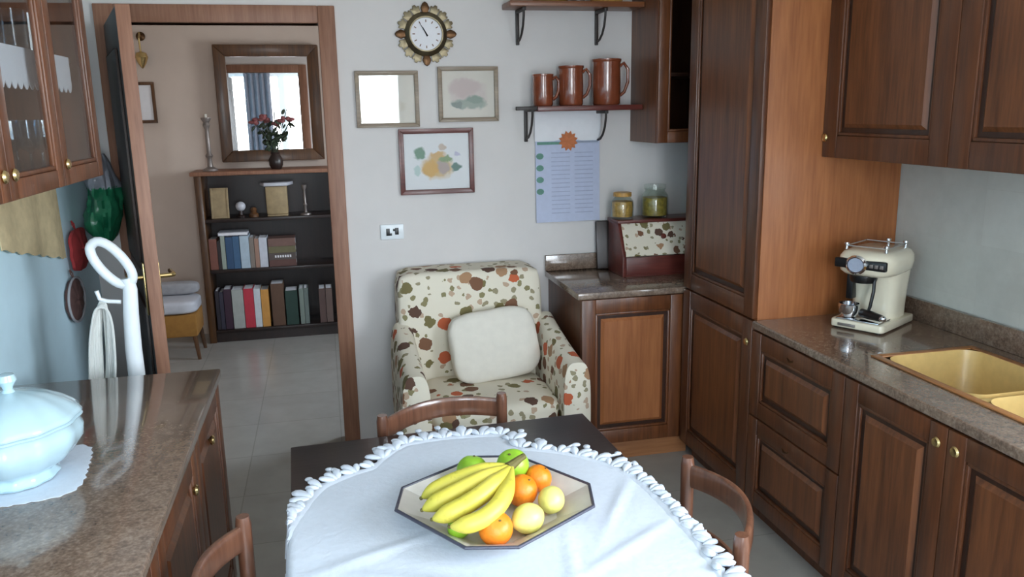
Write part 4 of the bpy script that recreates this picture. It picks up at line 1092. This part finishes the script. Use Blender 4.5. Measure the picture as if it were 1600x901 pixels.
for x0, x1, h, c, l, le in ((-.862, -.835, .30, srgb(40, 36, 46), 'thin dark book at the left end of the bottom shelf', 0), (-.832, -.805, .29, srgb(52, 50, 66), 'slim slate book second on the bottom shelf', 0), (-.80, -.748, .31, srgb(58, 34, 52), 'dark purple book on the bottom shelf', 0),
        (-.742, -.66, .30, srgb(168, 172, 168), 'thick pale grey book on the bottom shelf', 0), (-.656, -.585, .305, srgb(190, 52, 70), 'bright red book on the bottom shelf', 0), (-.582, -.535, .30, srgb(206, 212, 218), 'white book beside the bright red one', 0), (-.531, -.474, .29, srgb(204, 146, 72), 'ochre orange book on the bottom shelf', 0),
        (-.455, -.362, .33, srgb(92, 66, 50), 'thick brown book right of the ochre one', 0), (-.352, -.262, .27, srgb(36, 62, 54), 'dark green book on the bottom shelf', 0), (-.248, -.215, .28, srgb(126, 138, 130), 'sage green book on the bottom shelf', 0), (-.212, -.182, .28, srgb(108, 120, 116), 'grey-green book on the bottom shelf', 0),
        (-.10, -.052, .27, srgb(96, 76, 72), 'plum-grey book near the door casing', 0), (-.048, .0, .27, srgb(110, 92, 86), 'taupe book last in sight on the bottom shelf', 0)):
    book(x0, x1, zb, h, c, l, le, group='books on the bottom shelf')
# ornaments on the top shelf of the bookcase
def stand_frame(label, x0, x1, h, name='photo_frame'):
    t = thing(name, label, 'frame', ((x0+x1)/2, BYF+.06, .9405))
    w = (x1-x0)/2
    X = Matrix.Rotation(math.radians(-8), 4, 'X')
    f = MB()
    f.box(-w, -w+.015, 0, .014, 0, h, .002).box(w-.015, w, 0, .014, 0, h, .002).box(-w+.015, w-.015, 0, .014, 0, .015, .002).box(-w+.015, w-.015, 0, .014, h-.015, h, .002)
    f.build('frame', 'gilt', t, xf=X); MB().box(-w+.013, w-.013, .004, .01, .013, h-.013).build('picture', 'gilt', t, xf=X, smooth=False)
    MB().tube([(0, .055, h*.7), (0, .115, .012)], .005, 6).build('strut', 'bookcase', t)
    return t
stand_frame('gilt photo frame at the left of the bookcase top compartment', -.835, -.708, .225)
o = thing('ornament', 'gilt block ornament with a flat white slab on top in the bookcase', 'ornament', (-.36, BYF+.10, .9405))
MB().prism([(-.075, -.05), (.075, -.05), (.075, .05), (-.075, .05)], 0, .012, 'xy', .003).build('base', 'gilt', o)
MB().box(-.078, .078, -.05, .05, .012, .225, .012).build('body', 'gilt', o)
MB().prism([(-.085, -.07), (.085, -.07), (.125, .07), (-.125, .07)], .226, .252, 'xy', .005).build('top_slab', 'marble_top', o)
o = thing('ornament', 'small white round ornament on a brown base in the bookcase', 'ornament', (-.625, BYF+.08, .9405))
MB().lathe([(0, 0), (.03, 0), (.032, .012), (.015, .02), (.012, .05), (0, .052)], n=18).build('base', 'bookcase', o)
MB().ball((0, 0, .082), .036).build('ball', 'marble_top', o)
o = thing('ornament', 'low brown figurine beside the white round ornament', 'ornament', (-.535, BYF+.08, .9405))
MB().lathe([(0, 0), (.034, 0), (.036, .02), (.02, .035), (.026, .055), (.016, .07), (0, .074)], n=16).build('body', 'walnut', o)
o = thing('candlestick', 'slim pewter candlestick in the bookcase top compartment', 'candlestick', (-.155, BYF+.08, .9405))
MB().lathe([(0, 0), (.04, 0), (.038, .01), (.012, .02), (.01, .06), (.016, .075), (.009, .09), (.009, .19), (.018, .205), (.02, .225), (.012, .225), (0, .2)], n=18).build('stick', 'pewter', o)
o = thing('candlestick', 'tall grey candlestick standing on the bookcase beside the mirror', 'candlestick', (-.815, BYF+.10, 1.2905))
MB().lathe([(0, 0), (.055, 0), (.05, .015), (.02, .03), (.016, .09), (.028, .11), (.016, .13), (.014, .30), (.026, .33), (.02, .35), (.036, .375), (.036, .385), (0, .385)], n=20).build('stick', 'pewter', o)
MB().lathe([(0, .385), (.011, .385), (.011, .41), (0, .412)], n=12).build('candle', 'cushion', o)
va2 = thing('vase', 'dark vase of dusty pink flowers before the hall mirror', 'vase', (-.345, BYF+.09, 1.2905))
MB().lathe([(0, 0), (.035, 0), (.05, .03), (.052, .07), (.03, .11), (.035, .125), (.03, .125), (.025, .11), (0, .1)], n=22).build('pot', 'bookcase', va2)
lf = MB(); sm_ = MB(); pt = MB()
random.seed(3)
for k in range(9):
    a = 2*PI*k/9; L = random.uniform(.22, .34); sp_ = random.uniform(.05, .15)
    e = Vector((sp_*math.cos(a)*1.2, sp_*math.sin(a)*.5, .1+L))
    sm_.tube([(0, 0, .09), e*.55+Vector((0, 0, .06)), e], .0025, 6)
    if k % 2 == 0 or k == 3:
        for q in range(7):
            d = Vector((random.uniform(-1, 1), random.uniform(-1, 1), random.uniform(-.5, 1)))*.022
            pt.ball(e+d, .018, 1, 1, .7, 8, 6)
    for q in range(5):
        s = random.uniform(.3, .95); p = e*s+Vector((0, 0, .05*(1-s)))
        lf.ball(p+Vector((random.uniform(-.03, .03), random.uniform(-.02, .02), 0)), .026, 1, .25, .55, 8, 6, Euler((random.uniform(-1, 1), random.uniform(-1, 1), random.uniform(0, 3))))
sm_.build('stems', 'leaf', va2); lf.build('leaves', 'leaf', va2); pt.build('blossoms', 'petal', va2)

mi = thing('wall_mirror', 'large dark wood framed mirror on the hall wall above the bookcase', 'mirror', (-.365, YH-.02, 1.77), 0)
MW, MH, mf = .378, .428, .085
f = MB()
for s in (-1, 1):
    f.prism([(s*MW, -MH), (s*MW, MH), (s*(MW-mf), MH-mf), (s*(MW-mf), -MH+mf)], -.035, .0, 'xz', .006)
    f.prism([(-MW, s*MH), (MW, s*MH), (MW-mf, s*(MH-mf)), (-MW+mf, s*(MH-mf))], -.035, .0, 'xz', .006)
f.build('frame', 'walnut', mi)
MB().box(-MW+mf*.9, MW-mf*.9, -.012, -.004, -MH+mf*.9, MH-mf*.9).build('mirror_glass', 'mirror', mi, smooth=False)
MIR_RZ = math.radians(2.5); mi.rotation_euler = (0, 0, MIR_RZ); mi.location.y -= .025
t = thing('framed_picture', 'small gilt framed picture in the hall behind the open door', 'picture', (-1.25, YH-.001, 1.79))
w, h, fw = .07, .148, .022
f = MB()
for s in (-1, 1):
    f.prism([(s*w, -h), (s*w, h), (s*(w-fw), h-fw), (s*(w-fw), -h+fw)], -.02, 0, 'xz', .002)
    f.prism([(-w, s*h), (w, s*h), (w-fw, s*(h-fw)), (-w+fw, s*(h-fw))], -.02, 0, 'xz', .002)
f.build('frame', 'walnut', t); MB().box(-w+fw*.8, w-fw*.8, -.01, -.004, -h+fw*.8, h-fw*.8).build('print', 'paper', t, smooth=False)
sn = thing('wall_sconce', 'ornate brass wall sconce in the hall above the small picture', 'sconce', (-1.235, YH-.001, 2.1))
MB().lathe([(0, 0), (.03, 0), (.032, .01), (.012, .016), (0, .018)], n=18, mat=Matrix.Translation((0, 0, .16)) @ R90).build('wall_plate', 'bronze', sn)
MB().tube([(0, -.01, .16), (0, -.05, .18), (0, -.08, .14), (0, -.07, .06), (0, -.05, .02)], .007, 8).build('arm', 'brass', sn)
MB().lathe([(0, -.07), (.012, -.06), (.03, -.03), (.045, .01), (.036, .04), (.014, .05), (0, .052)], (0, -.055, 0), 20).build('bell', 'brass', sn)
st = thing('stool', 'low ochre stool with a pale grey cushion in the hall beside the bookcase', 'stool', (-1.13, 6.05, 0))
MB().box(-.19, .19, -.16, .16, .17, .33, .012).build('seat_box', 'ochre', st)
superbox(MB(), -.2, .2, -.17, .17, .33, .43, 5).build('cushion', 'marble_top', st, angle=80)
superbox(MB(), -.19, .19, .04, .17, .43, .52, 4).build('bolster', 'grey_cloth', st, angle=80)
for sx in (-1, 1):
    for sy in (-1, 1): MB().tube([(sx*.185, sy*.15, 0), (sx*.165, sy*.135, .175)], [.012, .017], 10).build('leg', 'walnut', st)

# a dark curtain drawn half over the balcony window
cu_ = MB(); cu_.grid(lambda u, v: (-.50+.42*u, YR+.06+.02*math.sin(u*30), .05+2.35*v), 40, 2); cu_.thick(.004)
o = cu_.build('curtain', 'curtain'); tag(o, 'grey curtain gathered in the middle of the balcony window', 'curtain')

# ------------------------------------------------------------------ light, world, camera
wd = bpy.data.worlds.new('sky'); sc.world = wd; wd.use_nodes = True
nt = wd.node_tree; nt.nodes.clear()
out = nt.nodes.new('ShaderNodeOutputWorld'); bg = nt.nodes.new('ShaderNodeBackground')
tcn = nt.nodes.new('ShaderNodeTexCoord'); sx = nt.nodes.new('ShaderNodeSeparateXYZ')
nt.links.new(tcn.outputs['Generated'], sx.inputs[0])
cr = ramp(nt, sx.outputs['Z'], [(0.0, (.56, .58, .60, 1)), (.02, (.84, .92, 1.0, 1)), (1.0, (.66, .82, 1.0, 1))])
nt.links.new(cr, bg.inputs[0]); bg.inputs[1].default_value = 26
nt.links.new(bg.outputs[0], out.inputs[0])
def portal(name, loc, rot, sx, sy):
    l = bpy.data.lights.new(name, 'AREA'); l.shape = 'RECTANGLE'; l.size = sx; l.size_y = sy; l.cycles.is_portal = True
    o = bpy.data.objects.new(name, l); COL.objects.link(o); o.location = loc; o.rotation_euler = rot
portal('window_daylight', ((WX0+WX1)/2, YR-.12, (WZ0+WZ1)/2), (PI/2, 0, 0), WX1-WX0, WZ1-WZ0)
portal('side_daylight', (XR+.12, (RW[0]+RW[1])/2, (RW[2]+RW[3])/2), (0, PI/2, 0), RW[3]-RW[2], RW[1]-RW[0])
portal('added_hall_daylight', (HX1+.12, (HW[0]+HW[1])/2, (HW[2]+HW[3])/2), (0, PI/2, 0), HW[3]-HW[2], HW[1]-HW[0])  # portal of the added hall window

cam = bpy.data.cameras.new('camera'); co = bpy.data.objects.new('camera', cam); COL.objects.link(co)
cam.sensor_width = 36; cam.lens = 36*1270/1600; cam.clip_start = .05
dn = Vector((100, 5750, 1270)).normalized()
dd = Vector((-300, -275, 1270)); dd = (dd-dn*dd.dot(dn)).normalized()
xx = dn.cross(dd)
rows = (xx, dd, -dn)   # world axes in image axes (right, down, forward)
mt = Matrix(((rows[0][0], -rows[0][1], -rows[0][2], 0), (rows[1][0], -rows[1][1], -rows[1][2], 0), (rows[2][0], -rows[2][1], -rows[2][2], 1.70), (0, 0, 0, 1)))
co.matrix_world = mt
sc.camera = co
sc.view_settings.view_transform = 'Standard'; sc.view_settings.look = 'None'
sc.view_settings.gamma = 1; sc.view_settings.use_curve_mapping = False
sc.view_settings.exposure = -0.13
sc.cycles.use_denoising = True
sc.cycles.max_bounces = 10; sc.cycles.diffuse_bounces = 5; sc.cycles.transparent_max_bounces = 16
sc.cycles.caustics_reflective = False; sc.cycles.caustics_refractive = False
sc.cycles.sample_clamp_indirect = 8
